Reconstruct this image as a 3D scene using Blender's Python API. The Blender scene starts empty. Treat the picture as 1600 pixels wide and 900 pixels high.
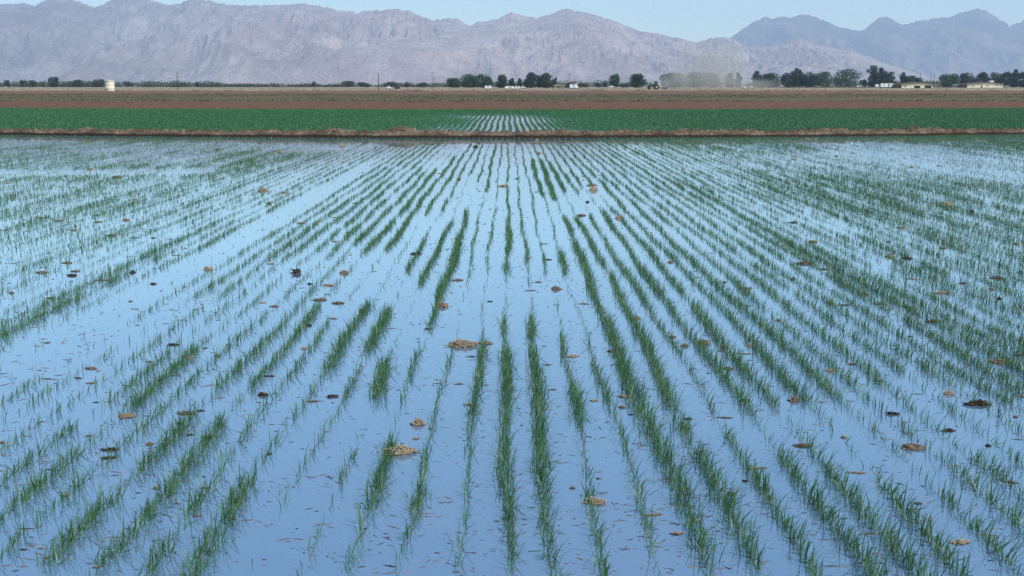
import bpy, math, random
import numpy as np
from mathutils import Vector, Matrix
random.seed(7)
rng = np.random.default_rng(11)
S = bpy.context.scene
COL = S.collection

# ------------------------------------------------------------------ camera, sky, sun, exposure
H = 2.0                      # eye height
F = 1700.0                   # focal length in pixels of the 1600 px wide photograph
PITCH = math.atan(318.0/F)
YAW = math.radians(0.17)
cam = bpy.data.objects.new('camera', bpy.data.cameras.new('camera'))
COL.objects.link(cam)
cam.location = (0, 0, H)
cam.rotation_euler = (math.pi/2-PITCH, 0, -YAW)
cam.data.sensor_width = 36.0
cam.data.lens = 36.0*F/1600.0
cam.data.clip_start = 0.1
cam.data.clip_end = 60000
S.camera = cam

SUN_EL = math.radians(42)
SUN_AZ = math.radians(124)   # clockwise from +Y: behind the camera, to the right
w = bpy.data.worlds.new('World'); S.world = w; w.use_nodes = True
nt = w.node_tree
sky = nt.nodes.new('ShaderNodeTexSky'); sky.sky_type = 'NISHITA'
sky.sun_disc = False; sky.sun_elevation = SUN_EL; sky.sun_rotation = SUN_AZ
sky.air_density = 1.1; sky.dust_density = 0.1; sky.ozone_density = 4.0
nt.nodes['Background'].inputs['Strength'].default_value = 0.12
wb = nt.nodes.new('ShaderNodeMix'); wb.data_type = 'RGBA'; wb.blend_type = 'MULTIPLY'; wb.inputs['Factor'].default_value = 1
wb.inputs['B'].default_value = (1.0, 1.11, 1.0, 1)      # the slide film's cyan cast
nt.links.new(sky.outputs[0], wb.inputs['A']); nt.links.new(wb.outputs['Result'], nt.nodes['Background'].inputs['Color'])
sl = bpy.data.lights.new('sun', 'SUN'); sl.energy = 3.0; sl.angle = math.radians(0.5); sl.color = (1, .965, .91)
so = bpy.data.objects.new('sun', sl); COL.objects.link(so)
sd = Vector((math.sin(SUN_AZ)*math.cos(SUN_EL), math.cos(SUN_AZ)*math.cos(SUN_EL), math.sin(SUN_EL)))
so.rotation_euler = sd.to_track_quat('Z', 'Y').to_euler()
so.location = (30, -30, 60)
S.view_settings.view_transform = 'Standard'; S.view_settings.look = 'None'
S.view_settings.exposure = 0.54; S.view_settings.gamma = 1.0; S.view_settings.use_curve_mapping = False
cy = S.cycles
cy.max_bounces = 6; cy.diffuse_bounces = 2; cy.glossy_bounces = 3; cy.transmission_bounces = 2; cy.volume_bounces = 1
cy.transparent_max_bounces = 8
cy.use_denoising = False
try:
    cy.denoiser = 'OPENIMAGEDENOISE'; cy.denoising_input_passes = 'RGB_ALBEDO_NORMAL'; cy.denoising_prefilter = 'ACCURATE'
except Exception: pass
cy.volume_step_rate = 1.0; cy.volume_max_steps = 64
cy.filter_width = 1.5 if hasattr(cy, 'filter_width') else None

# ------------------------------------------------------------------ helpers
fw = Vector((math.sin(YAW)*math.cos(PITCH), math.cos(YAW)*math.cos(PITCH), -math.sin(PITCH)))
rt = Vector((math.cos(YAW), -math.sin(YAW), 0))
up = rt.cross(fw)
def ray(x, y):
    return fw + rt*((x-800)/F) + up*((450-y)/F)
def gnd(x, y, z=0.0):                       # photo position -> point on the plain
    d = ray(x, y); t = (z-H)/d.z
    return Vector((d.x*t, d.y*t, z))
def at_Y(x, y, Y):                          # photo position -> point at distance Y
    d = ray(x, y); t = Y/d.y
    return Vector((d.x*t, Y, H+d.z*t))
def dist_of(y):
    return H/math.tan(PITCH+math.atan((y-450)/F))

def hash2(ix, iy, seed):
    n = (ix.astype(np.int64)*374761393 + iy.astype(np.int64)*668265263 + seed*974711) & 0xffffffff
    n = ((n ^ (n >> 13))*1274126177) & 0xffffffff
    n = n ^ (n >> 16)
    return (n & 0xffff)/65535.0
def vnoise(x, y, seed=0):
    ix = np.floor(x); iy = np.floor(y); fx = x-ix; fy = y-iy
    fx = fx*fx*fx*(fx*(fx*6-15)+10); fy = fy*fy*fy*(fy*(fy*6-15)+10)
    a = hash2(ix, iy, seed); b = hash2(ix+1, iy, seed); c = hash2(ix, iy+1, seed); d = hash2(ix+1, iy+1, seed)
    return a+(b-a)*fx+(c-a)*fy+(a-b-c+d)*fx*fy
def fbm(x, y, o=4, seed=0):
    s = 0; a = .5
    for i in range(o):
        s = s+a*vnoise(x*2**i, y*2**i, seed+i*17); a *= .5
    return s/(1-.5**o)

def mesh_np(name, V, faces, mat, parent=None, smooth=False, tint=None):
    """V n x 3; faces: list of int arrays (m x 3 or m x 4)."""
    me = bpy.data.meshes.new(name)
    V = np.asarray(V, dtype=np.float32)
    me.vertices.add(len(V)); me.vertices.foreach_set('co', V.ravel())
    tot = np.concatenate([np.full(len(f), f.shape[1], dtype=np.int32) for f in faces])
    loops = np.concatenate([f.ravel() for f in faces]).astype(np.int32)
    me.loops.add(len(loops)); me.loops.foreach_set('vertex_index', loops)
    me.polygons.add(len(tot))
    st = np.zeros(len(tot), dtype=np.int32); st[1:] = np.cumsum(tot)[:-1]
    me.polygons.foreach_set('loop_start', st)
    try: me.polygons.foreach_set('loop_total', tot)
    except Exception: pass
    if smooth: me.polygons.foreach_set('use_smooth', np.ones(len(tot), dtype=bool))
    me.update(calc_edges=True)
    if tint is not None:
        at = me.attributes.new('tint', 'FLOAT', 'POINT'); at.data.foreach_set('value', np.asarray(tint, dtype=np.float32))
    if mat: me.materials.append(mat)
    o = bpy.data.objects.new(name, me); COL.objects.link(o)
    if parent: o.parent = parent
    return o
def grid_faces(nu, nv):
    i = np.arange(nu*nv).reshape(nv, nu)
    return np.stack([i[:-1, :-1], i[:-1, 1:], i[1:, 1:], i[1:, :-1]], -1).reshape(-1, 4)

class MB:                                   # collects shapes into one mesh
    def __init__(s): s.v = []; s.f = []
    def add(s, vs, fs):
        n = len(s.v); s.v += [tuple(v) for v in vs]; s.f += [tuple(i+n for i in f) for f in fs]
    def box(s, c, d, rz=0.0):
        x, y, z = d[0]/2, d[1]/2, d[2]/2; R = Matrix.Rotation(rz, 3, 'Z')
        P = [R @ Vector((a*x, b*y, e*z))+Vector(c) for a in (-1, 1) for b in (-1, 1) for e in (-1, 1)]
        s.add(P, [(0, 1, 3, 2), (4, 6, 7, 5), (0, 4, 5, 1), (2, 3, 7, 6), (0, 2, 6, 4), (1, 5, 7, 3)])
    def tube(s, p, q, r0, r1, n=8):
        p, q = Vector(p), Vector(q); a = (q-p).normalized(); b = a.orthogonal().normalized(); c = a.cross(b)
        A = [p+(b*math.cos(t)+c*math.sin(t))*r0 for t in (2*math.pi*i/n for i in range(n))]
        B = [q+(b*math.cos(t)+c*math.sin(t))*r1 for t in (2*math.pi*i/n for i in range(n))]
        s.add(A+B, [(i, (i+1) % n, n+(i+1) % n, n+i) for i in range(n)]+[tuple(range(n-1, -1, -1)), tuple(range(n, 2*n))])
    def lathe(s, prof, n=32, c=(0, 0, 0)):
        m = len(prof); V = []
        for r, z in prof:
            for i in range(n):
                t = 2*math.pi*i/n; V.append((c[0]+r*math.cos(t), c[1]+r*math.sin(t), c[2]+z))
        Fs = [(j*n+i, j*n+(i+1) % n, (j+1)*n+(i+1) % n, (j+1)*n+i) for j in range(m-1) for i in range(n)]
        Fs += [tuple(range(n-1, -1, -1)), tuple(range((m-1)*n, m*n))]
        s.add(V, Fs)
    def prism(s, poly, y0, y1):             # (x, z) outline extruded along y
        n = len(poly)
        V = [(x, y0, z) for x, z in poly]+[(x, y1, z) for x, z in poly]
        s.add(V, [tuple(range(n)), tuple(range(2*n-1, n-1, -1))]+[(i, n+i, n+(i+1) % n, (i+1) % n) for i in range(n)])
    def build(s, name, mat, parent=None, smooth=False):
        me = bpy.data.meshes.new(name); me.from_pydata(s.v, [], s.f); me.update()
        import bmesh
        bm = bmesh.new(); bm.from_mesh(me); bmesh.ops.recalc_face_normals(bm, faces=bm.faces); bm.to_mesh(me); bm.free()
        if smooth:
            for p in me.polygons: p.use_smooth = True
        me.materials.append(mat)
        o = bpy.data.objects.new(name, me); COL.objects.link(o)
        if parent: o.parent = parent
        return o
def tag(o, label=None, cat=None, group=None, kind=None):
    if label: o['label'] = label
    if cat: o['category'] = cat
    if group: o['group'] = group
    if kind: o['kind'] = kind
    return o
def empty(name, loc, rz=0.0):
    o = bpy.data.objects.new(name, None); COL.objects.link(o); o.location = loc; o.rotation_euler = (0, 0, rz)
    o.empty_display_size = .3
    return o

class NT:                                   # small node-tree helper
    def __init__(s, name):
        s.m = bpy.data.materials.new(name); s.m.use_nodes = True; s.t = s.m.node_tree
        s.b = s.t.nodes['Principled BSDF']; s.out = s.t.nodes['Material Output']
    def n(s, kind, **kw):
        x = s.t.nodes.new('ShaderNode'+kind)
        for k, v in kw.items():
            if k in x.inputs: x.inputs[k].default_value = v
            else: setattr(x, k, v)
        return x
    def l(s, a, b): s.t.links.new(a, b)
    def ramp(s, fac, stops):
        r = s.n('ValToRGB'); e = r.color_ramp.elements
        while len(e) < len(stops): e.new(.5)
        for i, (p, c) in enumerate(stops): e[i].position = p; e[i].color = (*c, 1) if len(c) == 3 else c
        s.l(fac, r.inputs[0]); return r.outputs[0]
    def noise(s, scale, detail=4, coord=None, rough=.6, stretch=None):
        x = s.n('TexNoise'); x.inputs['Scale'].default_value = scale; x.inputs['Detail'].default_value = detail; x.inputs['Roughness'].default_value = rough
        c = coord
        if c is None: c = s.n('TexCoord').outputs['Object']
        if stretch:
            mp = s.n('Mapping'); mp.inputs['Scale'].default_value = stretch; s.l(c, mp.inputs[0]); c = mp.outputs[0]
        s.l(c, x.inputs['Vector']); return x.outputs['Fac']
    def bump(s, h, strength=.5, dist=.05):
        b = s.n('Bump'); b.inputs['Strength'].default_value = strength; b.inputs['Distance'].default_value = dist
        s.l(h, b.inputs['Height']); s.l(b.outputs[0], s.b.inputs['Normal'])
    def set(s, rough=.8, spec=.3, color=None):
        s.b.inputs['Roughness'].default_value = rough; s.b.inputs['Specular IOR Level'].default_value = spec
        if color: s.b.inputs['Base Color'].default_value = (*color, 1)
        return s
def noisy(name, c0, c1, scale=3, rough=.9, spec=.2, bump=None, stretch=None, p0=.35, p1=.65, detail=5):
    k = NT(name).set(rough, spec)
    f = k.noise(scale, detail, stretch=stretch)
    k.l(k.ramp(f, [(p0, c0), (p1, c1)]), k.b.inputs['Base Color'])
    if bump: k.bump(f, *bump)
    return k.m

# ------------------------------------------------------------------ materials of the setting
def water_mat():
    k = NT('flood_water')
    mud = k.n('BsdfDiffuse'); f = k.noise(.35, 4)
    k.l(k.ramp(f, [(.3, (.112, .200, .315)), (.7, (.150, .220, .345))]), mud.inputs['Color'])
    gl = k.n('BsdfGlossy'); gl.inputs['Roughness'].default_value = .03
    gl.inputs['Color'].default_value = (.90, .965, .985, 1)
    fr = k.n('Fresnel'); fr.inputs['IOR'].default_value = 1.9
    b = k.n('Bump'); b.inputs['Strength'].default_value = .12; b.inputs['Distance'].default_value = .01
    n1 = k.noise(14, 4, stretch=(1, .6, 1)); n0 = k.noise(.22, 3); nm = k.n('Math', operation='MULTIPLY'); k.l(n1, nm.inputs[0]); k.l(k.ramp(n0, [(.42, (.15,)*3), (.62, (1.6,)*3)]), nm.inputs[1]); k.l(nm.outputs[0], b.inputs['Height'])
    k.l(b.outputs[0], gl.inputs['Normal']); k.l(b.outputs[0], fr.inputs['Normal'])
    mx = k.n('MixShader'); fm = k.n('MapRange'); fm.inputs['From Min'].default_value = .08; fm.inputs['From Max'].default_value = .5; fm.inputs['To Min'].default_value = .22; fm.inputs['To Max'].default_value = .86
    k.l(fr.outputs[0], fm.inputs['Value']); k.l(fm.outputs[0], mx.inputs[0]); k.l(mud.outputs[0], mx.inputs[1]); k.l(gl.outputs[0], mx.inputs[2])
    k.l(mx.outputs[0], k.out.inputs['Surface'])
    return k.m
M_water = water_mat()
M_desert = noisy('desert_plain', (.30, .22, .16), (.38, .30, .22), .02)
M_plough = noisy('ploughed_soil', (.105, .048, .023), (.195, .095, .048), 1.2, bump=(.8, .2), p0=.3, p1=.7, detail=8)
M_plough2 = noisy('ploughed_soil_far', (.155, .080, .044), (.22, .120, .068), .5, bump=(.8, .3), stretch=(.3, 1, 1))
M_weedy = noisy('weedy_soil', (.085, .074, .032), (.165, .105, .050), .35, bump=(.8, .2), stretch=(.2, 1, 1), p0=.38, p1=.62, detail=8)
M_dry = noisy('dry_grass_soil', (.27, .19, .125), (.42, .31, .21), .25, bump=(.8, .2), stretch=(.3, 1, 1), detail=8)

# ------------------------------------------------------------------ ground, fields and water
def bow(X, D, c): return D*(1+c*(X/(.47*D))**2)
def sheet(name, d0, d1, c0, c1, half, dx, dy, z0, amp, freq, mat, seed=0, sharp=1.0):
    nu = int(2*half/dx)+1; nv = max(2, int((d1-d0)/dy)+1)
    X = np.linspace(-half, half, nu)[None, :].repeat(nv, 0); t = np.linspace(0, 1, nv)[:, None].repeat(nu, 1)
    Xc = np.clip(X, -.6*d0, .6*d0)
    wb_ = lambda d: (.018 if 90 < d < 500 else 0)*d*((fbm(X*6/d+d, X*0+d, 3, 61)-.5)*2)
    Y = (1-t)*(bow(Xc, d0, c0)+wb_(d0))+t*(bow(Xc, d1, c1)+wb_(d1))
    Z = z0+amp*(fbm(X*freq+50, Y*freq, 4, seed)-.5)*2*sharp
    if amp > 0: Z += amp*.6*(rng.random(X.shape)-.5)
    V = np.stack([X, Y, Z], -1).reshape(-1, 3)
    o = mesh_np(name, V, [grid_faces(nu, nv)], mat, smooth=True)
    return tag(o, kind='structure')
def flat(name, x0, x1, y0, y1, z, mat):
    V = [(x0, y0, z), (x1, y0, z), (x1, y1, z), (x0, y1, z)]
    return tag(mesh_np(name, V, [np.array([[0, 1, 2, 3]])], mat), kind='structure')
LEV = dist_of(216.0)           # near edge of the levee at the middle
D_green = dist_of(174.0); D_pl = dist_of(160); D_weed = dist_of(147.5); D_brown = dist_of(142.3)
flat('ground', -24000, 24000, -60, 26000, -.6, M_desert)
flat('water', -90, 90, -8, D_green*1.10+2, 0.0, M_water)
sheet('ploughed_field', D_green+.4, D_pl, .055, .045, 130, .45, .45, .10, .07, 1.4, M_plough, 3)
sheet('weedy_field', D_pl, D_weed, .045, .01, 240, .8, .9, .10, .08, .5, M_weedy, 5)
sheet('bare_field', D_weed, D_brown, .01, .0, 360, 1.2, 1.4, .12, .10, .4, M_plough2, 6)
sheet('dry_pasture', D_brown, 640, 0, 0, 560, 2.0, 2.5, .14, .16, .2, M_dry, 8)
flat('dry_plain', -3000, 3000, 640, 6000, .10, M_desert)

# levee: a rough ridge of clods along the far edge of the flooded field
k = NT('levee_earth').set(.95, .15)
f = k.noise(6, 8); f2 = k.noise(1.3, 4)
mix = k.n('Math', operation='ADD'); k.l(f, mix.inputs[0]); k.l(f2, mix.inputs[1])
dry = k.ramp(mix.outputs[0], [(.35, (.058, .038, .025)), (.5, (.120, .082, .054)), (.62, (.25, .19, .13))])
dry_n = k.t.nodes[-1]; dry_n.color_ramp.elements[0].position = .75/2; dry_n.color_ramp.elements[1].position = .5; dry_n.color_ramp.elements[2].position = .64
half = k.n('Math', operation='MULTIPLY'); half.inputs[1].default_value = .5; k.l(mix.outputs[0], half.inputs[0]); k.l(half.outputs[0], dry_n.inputs[0])
geo = k.n('NewGeometry'); sx = k.n('SeparateXYZ'); k.l(geo.outputs['Position'], sx.inputs[0])
wob = k.n('MapRange'); wob.inputs['From Min'].default_value = .3; wob.inputs['From Max'].default_value = .7; wob.inputs['To Min'].default_value = -.025; wob.inputs['To Max'].default_value = .025
k.l(f2, wob.inputs['Value'])
ad = k.n('Math', operation='ADD'); k.l(sx.outputs['Z'], ad.inputs[0]); k.l(wob.outputs[0], ad.inputs[1])
mr = k.n('MapRange'); mr.inputs['From Min'].default_value = .085; mr.inputs['From Max'].default_value = .12; k.l(ad.outputs[0], mr.inputs['Value'])
mc = k.n('Mix', data_type='RGBA'); k.l(mr.outputs[0], mc.inputs['Factor']); mc.inputs['A'].default_value = (.030, .019, .013, 1); k.l(dry, mc.inputs['B'])
k.l(mc.outputs['Result'], k.b.inputs['Base Color']); k.bump(f, .7, .04)
M_levee = k.m
def lev_y(X): return bow(X, LEV, .062)
nu, nv = 2200, 26
Xl = np.linspace(-62, 62, nu)[None, :].repeat(nv, 0)
v = np.linspace(0, 1, nv)[:, None].repeat(nu, 1)
prof = np.interp(v, [0, .10, .2, .42, .6, .8, 1], [-.08, .11, .15, .22, .23, .13, -.08])
Yl = lev_y(np.clip(Xl, -30, 30))+v*1.35+.12*(fbm(Xl*1.3, v*2, 3, 41)-.5)
n1 = fbm(Xl*2.2, Yl*2.2, 3, 12)-.5; n2 = fbm(Xl*8, Yl*8, 3, 22)-.5; n3 = fbm(Xl*.35, Yl*.1, 2, 9)-.5
top = np.clip(prof/.23, 0, 1)
Zl = prof+top*(.09*n1+.24*np.maximum(n2, -.1)+.07*np.maximum(fbm(Xl*17, Yl*17, 2, 5)-.5, 0)*2-.03+.08*n3)
for px_, amp, wd in ((627, .16, .5), (527, .09, .5), (876, .05, .3), (1066, .06, .4), (1300, .05, .5), (1435, .08, .3), (130, .06, .5)):
    xm = gnd(px_, 212).x; Zl += top*amp*np.exp(-((Xl-xm)/wd)**2)
levee = tag(mesh_np('levee', np.stack([Xl, Yl, Zl], -1).reshape(-1, 3), [grid_faces(nu, nv)], M_levee, smooth=False), kind='structure')

# ------------------------------------------------------------------ mountains
def mtn_mat(name, a, b, c, sc):
    k = NT(name).set(.95, .1)
    f = k.noise(sc, 8, rough=.65); g = k.noise(sc*.22, 4)
    m = k.n('Math', operation='ADD'); k.l(f, m.inputs[0]); k.l(g, m.inputs[1])
    h = k.n('Math', operation='MULTIPLY'); h.inputs[1].default_value = .5; k.l(m.outputs[0], h.inputs[0])
    rock = k.ramp(h.outputs[0], [(.40, a), (.5, b), (.60, c)])
    # the base colour turns darker and bluer towards the western end
    tc = k.n('TexCoord'); sp = k.n('SeparateXYZ'); k.l(tc.outputs['Object'], sp.inputs[0])
    wm = k.n('MapRange'); wm.inputs['From Min'].default_value = -4200; wm.inputs['From Max'].default_value = -1200; k.l(sp.outputs['X'], wm.inputs['Value'])
    mc = k.n('Mix', data_type='RGBA'); mc.blend_type = 'MULTIPLY'; mc.inputs['Factor'].default_value = 1; k.l(rock, mc.inputs['A'])
    k.l(k.ramp(wm.outputs[0], [(0, (.62, .74, .84)), (1, (1, 1, 1))]), mc.inputs['B']); k.l(mc.outputs['Result'], k.b.inputs['Base Color'])
    f3 = k.noise(sc*5, 6, rough=.7); k.bump(f3, .85, 55)
    return k.m
M_mtn = mtn_mat('desert_rock', (.33, .215, .18), (.47, .33, .285), (.62, .465, .40), .006)
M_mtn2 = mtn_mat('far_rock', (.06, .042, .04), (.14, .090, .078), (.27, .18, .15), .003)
def mountains(name, prof, Yf, Yr, Yb, x0, x1, dx, nv, mat, seed, gull=2.2):
    px_ = np.array([p[0] for p in prof], float); py_ = np.array([p[1] for p in prof], float)
    nu = int((x1-x0)/dx)+1
    q = np.linspace(x0, x1, nu)
    pk = np.interp(q, px_, py_)
    pk = pk+np.where(pk < 122, (fbm(q/9, q*0+seed, 3, seed)-.5)*2.6+(vnoise(q/2.7, q*0+3, seed)-.5)*.9, 0)
    hr = np.maximum(0, np.tan(np.arctan((450-pk)/F)-PITCH))*Yr          # ridge height in metres
    t = np.concatenate([np.linspace(0, 1, nv), 1+np.linspace(0, 1, 14)[1:]])
    T = t[:, None].repeat(nu, 1)
    Y = np.where(T <= 1, Yf+(Yr-Yf)*T, Yr+(Yb-Yr)*(T-1))
    # spurs: the ridge line is fixed, the flanks wander sideways
    Xr = ((q-795)/F*Yr/1.028)[None, :].repeat(len(t), 0)
    X = Xr*(Y/Yr)
    L = 1500.0
    warp = (fbm(X/L, Y/(L*1.2), 3, seed)-.5)*500
    u = (X+warp)/L
    rid = 0; a = 1.0; tot = 0
    for i in range(6):
        n = 1-np.abs(2*vnoise(u*2**i, Y/(L*1.9)*2**i+i*7.3, seed+31*i)-1)
        rid = rid+a*n; tot += a; a *= .56
    rid = rid/tot                                     # 0..1, ridges high
    base = np.where(T <= 1, np.clip(T, 0, 1)**1.25, np.clip(1-(T-1), 0, 1))
    Hh = hr[None, :]
    # smooth the ridge height down the flank so that the outline does not run as a flute to the foot
    ks = np.ones(61)/61; hs = np.convolve(np.pad(hr, 30, mode='edge'), ks, 'valid')[None, :]
    mixr = np.clip((T-.55)/.42, 0, 1); mixr = np.where(T > 1, 1, mixr); mixr = mixr*mixr
    Hm = hs*(1-mixr)+Hh*mixr
    env = np.where(T <= 1, np.clip(np.sin(np.pi*np.clip(T, 0, 1)**.9), 0, 1)**.75, .0)
    Z = Hm*base+gull*(rid-.60)*env*np.maximum(hs, 60)*.62
    tiny = ((1-np.abs(2*fbm(X/55, Y/130, 3, seed+77)-1))-.7)*38*np.clip(base*3, 0, 1)
    Z = np.maximum(Z+tiny, -4)
    cap = Hm*(.25+.75*np.clip(T*1.02, 0, 1))
    Z = np.where((T < .97) & (Z > cap), cap+(Z-cap)*.15, Z)
    Z = np.minimum(Z, hr[None, :]*(Y/Yr)*np.where(T < 1, .985, 1)+1)
    Z = np.where(T == 0, -5, Z)
    V = np.stack([X, Y, Z], -1).reshape(-1, 3)
    return tag(mesh_np(name, V, [grid_faces(nu, len(t))], mat, smooth=True), kind='structure')
P_A = [(-400, 18), (-250, 2), (-150, 10), (-60, 2), (0, 6), (40, 5), (60, 7), (78, 0), (90, -4), (112, -3), (130, 2), (138, 6), (150, 12), (165, 5), (175, -1), (190, -5), (215, -4), (237, 0), (255, 5), (268, 8),
       (285, 5), (300, -2), (318, -3), (335, 2), (345, 5), (375, 8), (385, 6), (400, 9), (430, 7), (450, 7), (470, 5), (490, 6), (510, 10), (530, 16), (555, 18), (575, 16), (590, 14), (597, 17),
       (603, 15), (620, 14), (640, 17), (652, 22), (665, 28), (678, 31), (690, 30), (702, 28), (715, 28), (722, 32), (732, 40), (745, 34), (760, 32), (775, 30), (785, 24), (800, 18), (810, 21),
       (825, 26), (840, 28), (850, 25), (865, 20), (880, 13), (890, 14), (905, 17), (925, 22), (940, 26), (955, 31), (970, 37), (985, 42), (1000, 48), (1015, 50), (1030, 53), (1050, 57), (1075, 63),
       (1088, 66), (1098, 65), (1110, 60), (1125, 57), (1140, 58), (1152, 64), (1165, 72), (1180, 74), (1200, 72), (1220, 70), (1235, 64), (1250, 59), (1262, 61), (1275, 68), (1300, 73), (1330, 76),
       (1350, 84), (1375, 93), (1400, 101), (1430, 111), (1460, 121), (1500, 130), (1520, 132), (1900, 132)]
P_C = [(1000, 120), (1060, 100), (1110, 82), (1145, 57), (1160, 46), (1175, 36), (1186, 30), (1195, 26), (1207, 29), (1220, 26), (1235, 27), (1250, 23), (1265, 23), (1280, 28), (1300, 36), (1315, 42), (1330, 46), (1350, 47), (1360, 38),
       (1372, 29), (1385, 26), (1395, 29), (1412, 39), (1420, 37), (1430, 32), (1440, 31), (1455, 29), (1470, 26), (1480, 28), (1495, 22), (1510, 17), (1527, 13), (1540, 16), (1555, 25), (1570, 33), (1580, 41),
       (1590, 36), (1600, 31), (1640, 20), (1700, 30), (1800, 15), (1950, 40), (2100, 60)]
mountains('mountains', P_A, 6600, 9000, 10600, -400, 1560, 1.25, 110, M_mtn, 5)
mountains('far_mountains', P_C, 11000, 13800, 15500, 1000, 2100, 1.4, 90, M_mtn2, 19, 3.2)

# ------------------------------------------------------------------ crop in rows
ROW0, ROWS = -.0203, .2136
SEG = {   # row: (photo height from, to, density)
 0: [(225, 340, .5), (340, 430, .8), (430, 500, .12), (500, 640, .8), (640, 700, .65), (700, 800, 1.05), (800, 870, .7), (870, 905, .35)],
 1: [(225, 340, .35), (340, 410, .45), (410, 505, .15), (505, 600, .75), (600, 770, 1.1), (770, 830, .8), (830, 905, .6)],
 2: [(225, 340, .4), (340, 400, .3), (400, 430, .4), (430, 525, .1), (525, 560, .5), (560, 655, .85), (655, 690, .5), (690, 785, .75), (785, 905, .5)],
 3: [(225, 250, .3), (250, 305, 1.1), (305, 340, .2), (340, 395, .3), (395, 430, .7), (430, 520, .15), (520, 560, .3), (560, 640, .65), (640, 720, .35), (720, 905, .38)],
 4: [(225, 250, .35), (250, 310, 1.2), (310, 340, .15), (340, 470, 1.1), (470, 500, .8), (500, 720, 1.45), (720, 905, 1.3)],
 5: [(225, 255, .4), (255, 300, .9), (300, 340, .08), (340, 480, .85), (480, 510, .6), (510, 645, 1.0), (645, 668, .4), (668, 760, .8), (760, 835, 1.0), (835, 905, .7)],
 6: [(225, 255, .4), (255, 300, .7), (300, 335, .06), (335, 400, .6), (400, 480, .7), (480, 560, .4), (560, 640, .3), (640, 680, .06), (680, 742, .5), (742, 825, .6), (825, 905, .6)],
 7: [(225, 290, .6), (290, 330, .1), (330, 460, .75), (460, 480, .5), (480, 540, .75), (540, 640, .9), (640, 715, .15), (715, 905, .95)],
 8: [(225, 290, .6), (290, 325, .15), (325, 470, .65), (470, 515, .75), (515, 600, .8), (600, 640, .6), (640, 688, .08), (688, 748, .6), (748, 905, .85)],
 9: [(225, 530, .6), (530, 640, .85), (640, 705, .08), (705, 745, .1), (745, 795, .5), (795, 905, .85)],
 10: [(225, 525, .6), (525, 632, .95), (632, 765, .15), (765, 830, .4), (830, 905, .5)],
 11: [(225, 480, .55), (480, 600, .7), (600, 730, .25), (730, 800, .4), (800, 905, .9)],
 12: [(225, 480, .55), (480, 600, .65), (600, 720, .25), (720, 905, .55)],
 13: [(225, 480, .6), (480, 590, .6), (590, 720, .3), (720, 905, .5)],
 14: [(225, 560, .6), (560, 620, .6), (620, 905, .3)],
 15: [(225, 560, .6), (560, 640, .8), (640, 905, .3)],
 -1: [(225, 260, .5), (260, 330, .3), (330, 430, .35), (430, 500, .12), (500, 545, .3), (545, 650, .65), (650, 780, .34), (780, 850, .42), (850, 905, .2)],
 -2: [(225, 300, .8), (300, 330, .2), (330, 430, .35), (430, 540, .08), (540, 650, .3), (650, 690, .35), (690, 755, .38), (755, 855, .9), (855, 905, .5)],
 -3: [(225, 260, .3), (260, 285, .6), (285, 328, .05), (328, 470, .95), (470, 520, .6), (520, 548, .05), (548, 582, .5), (582, 645, .4), (645, 690, .05), (690, 770, 1.0), (770, 865, 1.1), (865, 905, .7)],
 -4: [(225, 275, .45), (275, 345, .05), (345, 450, .75), (450, 562, .03), (562, 632, .95), (632, 700, .03), (700, 765, .25), (765, 905, .06)],
 -5: [(225, 330, .45), (330, 372, .1), (372, 425, .6), (425, 488, .02), (488, 548, .95), (548, 580, .03), (580, 622, .3), (622, 700, .2), (700, 810, .14), (810, 905, .02)],
 -6: [(225, 335, .6), (335, 478, .05), (478, 588, 1.1), (588, 650, .3), (650, 690, .12), (690, 765, .35), (765, 905, 1.1)],
 -7: [(225, 245, .1), (245, 390, .7), (390, 500, .06), (500, 600, .4), (600, 700, .25), (700, 765, .35), (765, 905, .85)],
 -8: [(225, 265, .08), (265, 400, .75), (400, 480, .15), (480, 600, .65), (600, 670, .2), (670, 905, .95)],
 -9: [(225, 265, .1), (265, 400, .7), (400, 500, .25), (500, 605, .55), (605, 655, .1), (655, 905, 1.05)],
 -10: [(225, 260, .3), (260, 400, .6), (400, 500, .25), (500, 640, .4), (640, 760, .55), (760, 865, 1.0), (865, 905, .4)],
 -11: [(225, 400, .6), (400, 540, .2), (540, 645, 1.0), (645, 670, .1), (670, 805, .7), (805, 905, .3)],
 -12: [(225, 400, .55), (400, 530, .25), (530, 625, .6), (625, 660, .06), (660, 760, .45), (760, 905, .4)],
 -13: [(225, 400, .6), (400, 470, .3), (470, 540, .3), (540, 640, .3), (640, 905, .3)],
 -14: [(225, 380, .55), (380, 470, .4), (470, 560, .05), (560, 640, .25)],
 -15: [(225, 400, .5), (400, 500, .25), (500, 590, .05), (590, 640, .3)],
 -16: [(225, 260, .3), (260, 640, .02)],
 -17: [(225, 250, .3), (250, 575, .02), (575, 640, .3)],
 -18: [(225, 420, .55), (420, 500, .25), (500, 640, .1)],
 -19: [(225, 340, .5), (340, 400, .6), (400, 545, 1.1), (545, 640, .1)],
 -20: [(225, 340, .5), (340, 400, 1.0), (400, 640, .6)],
}
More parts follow.
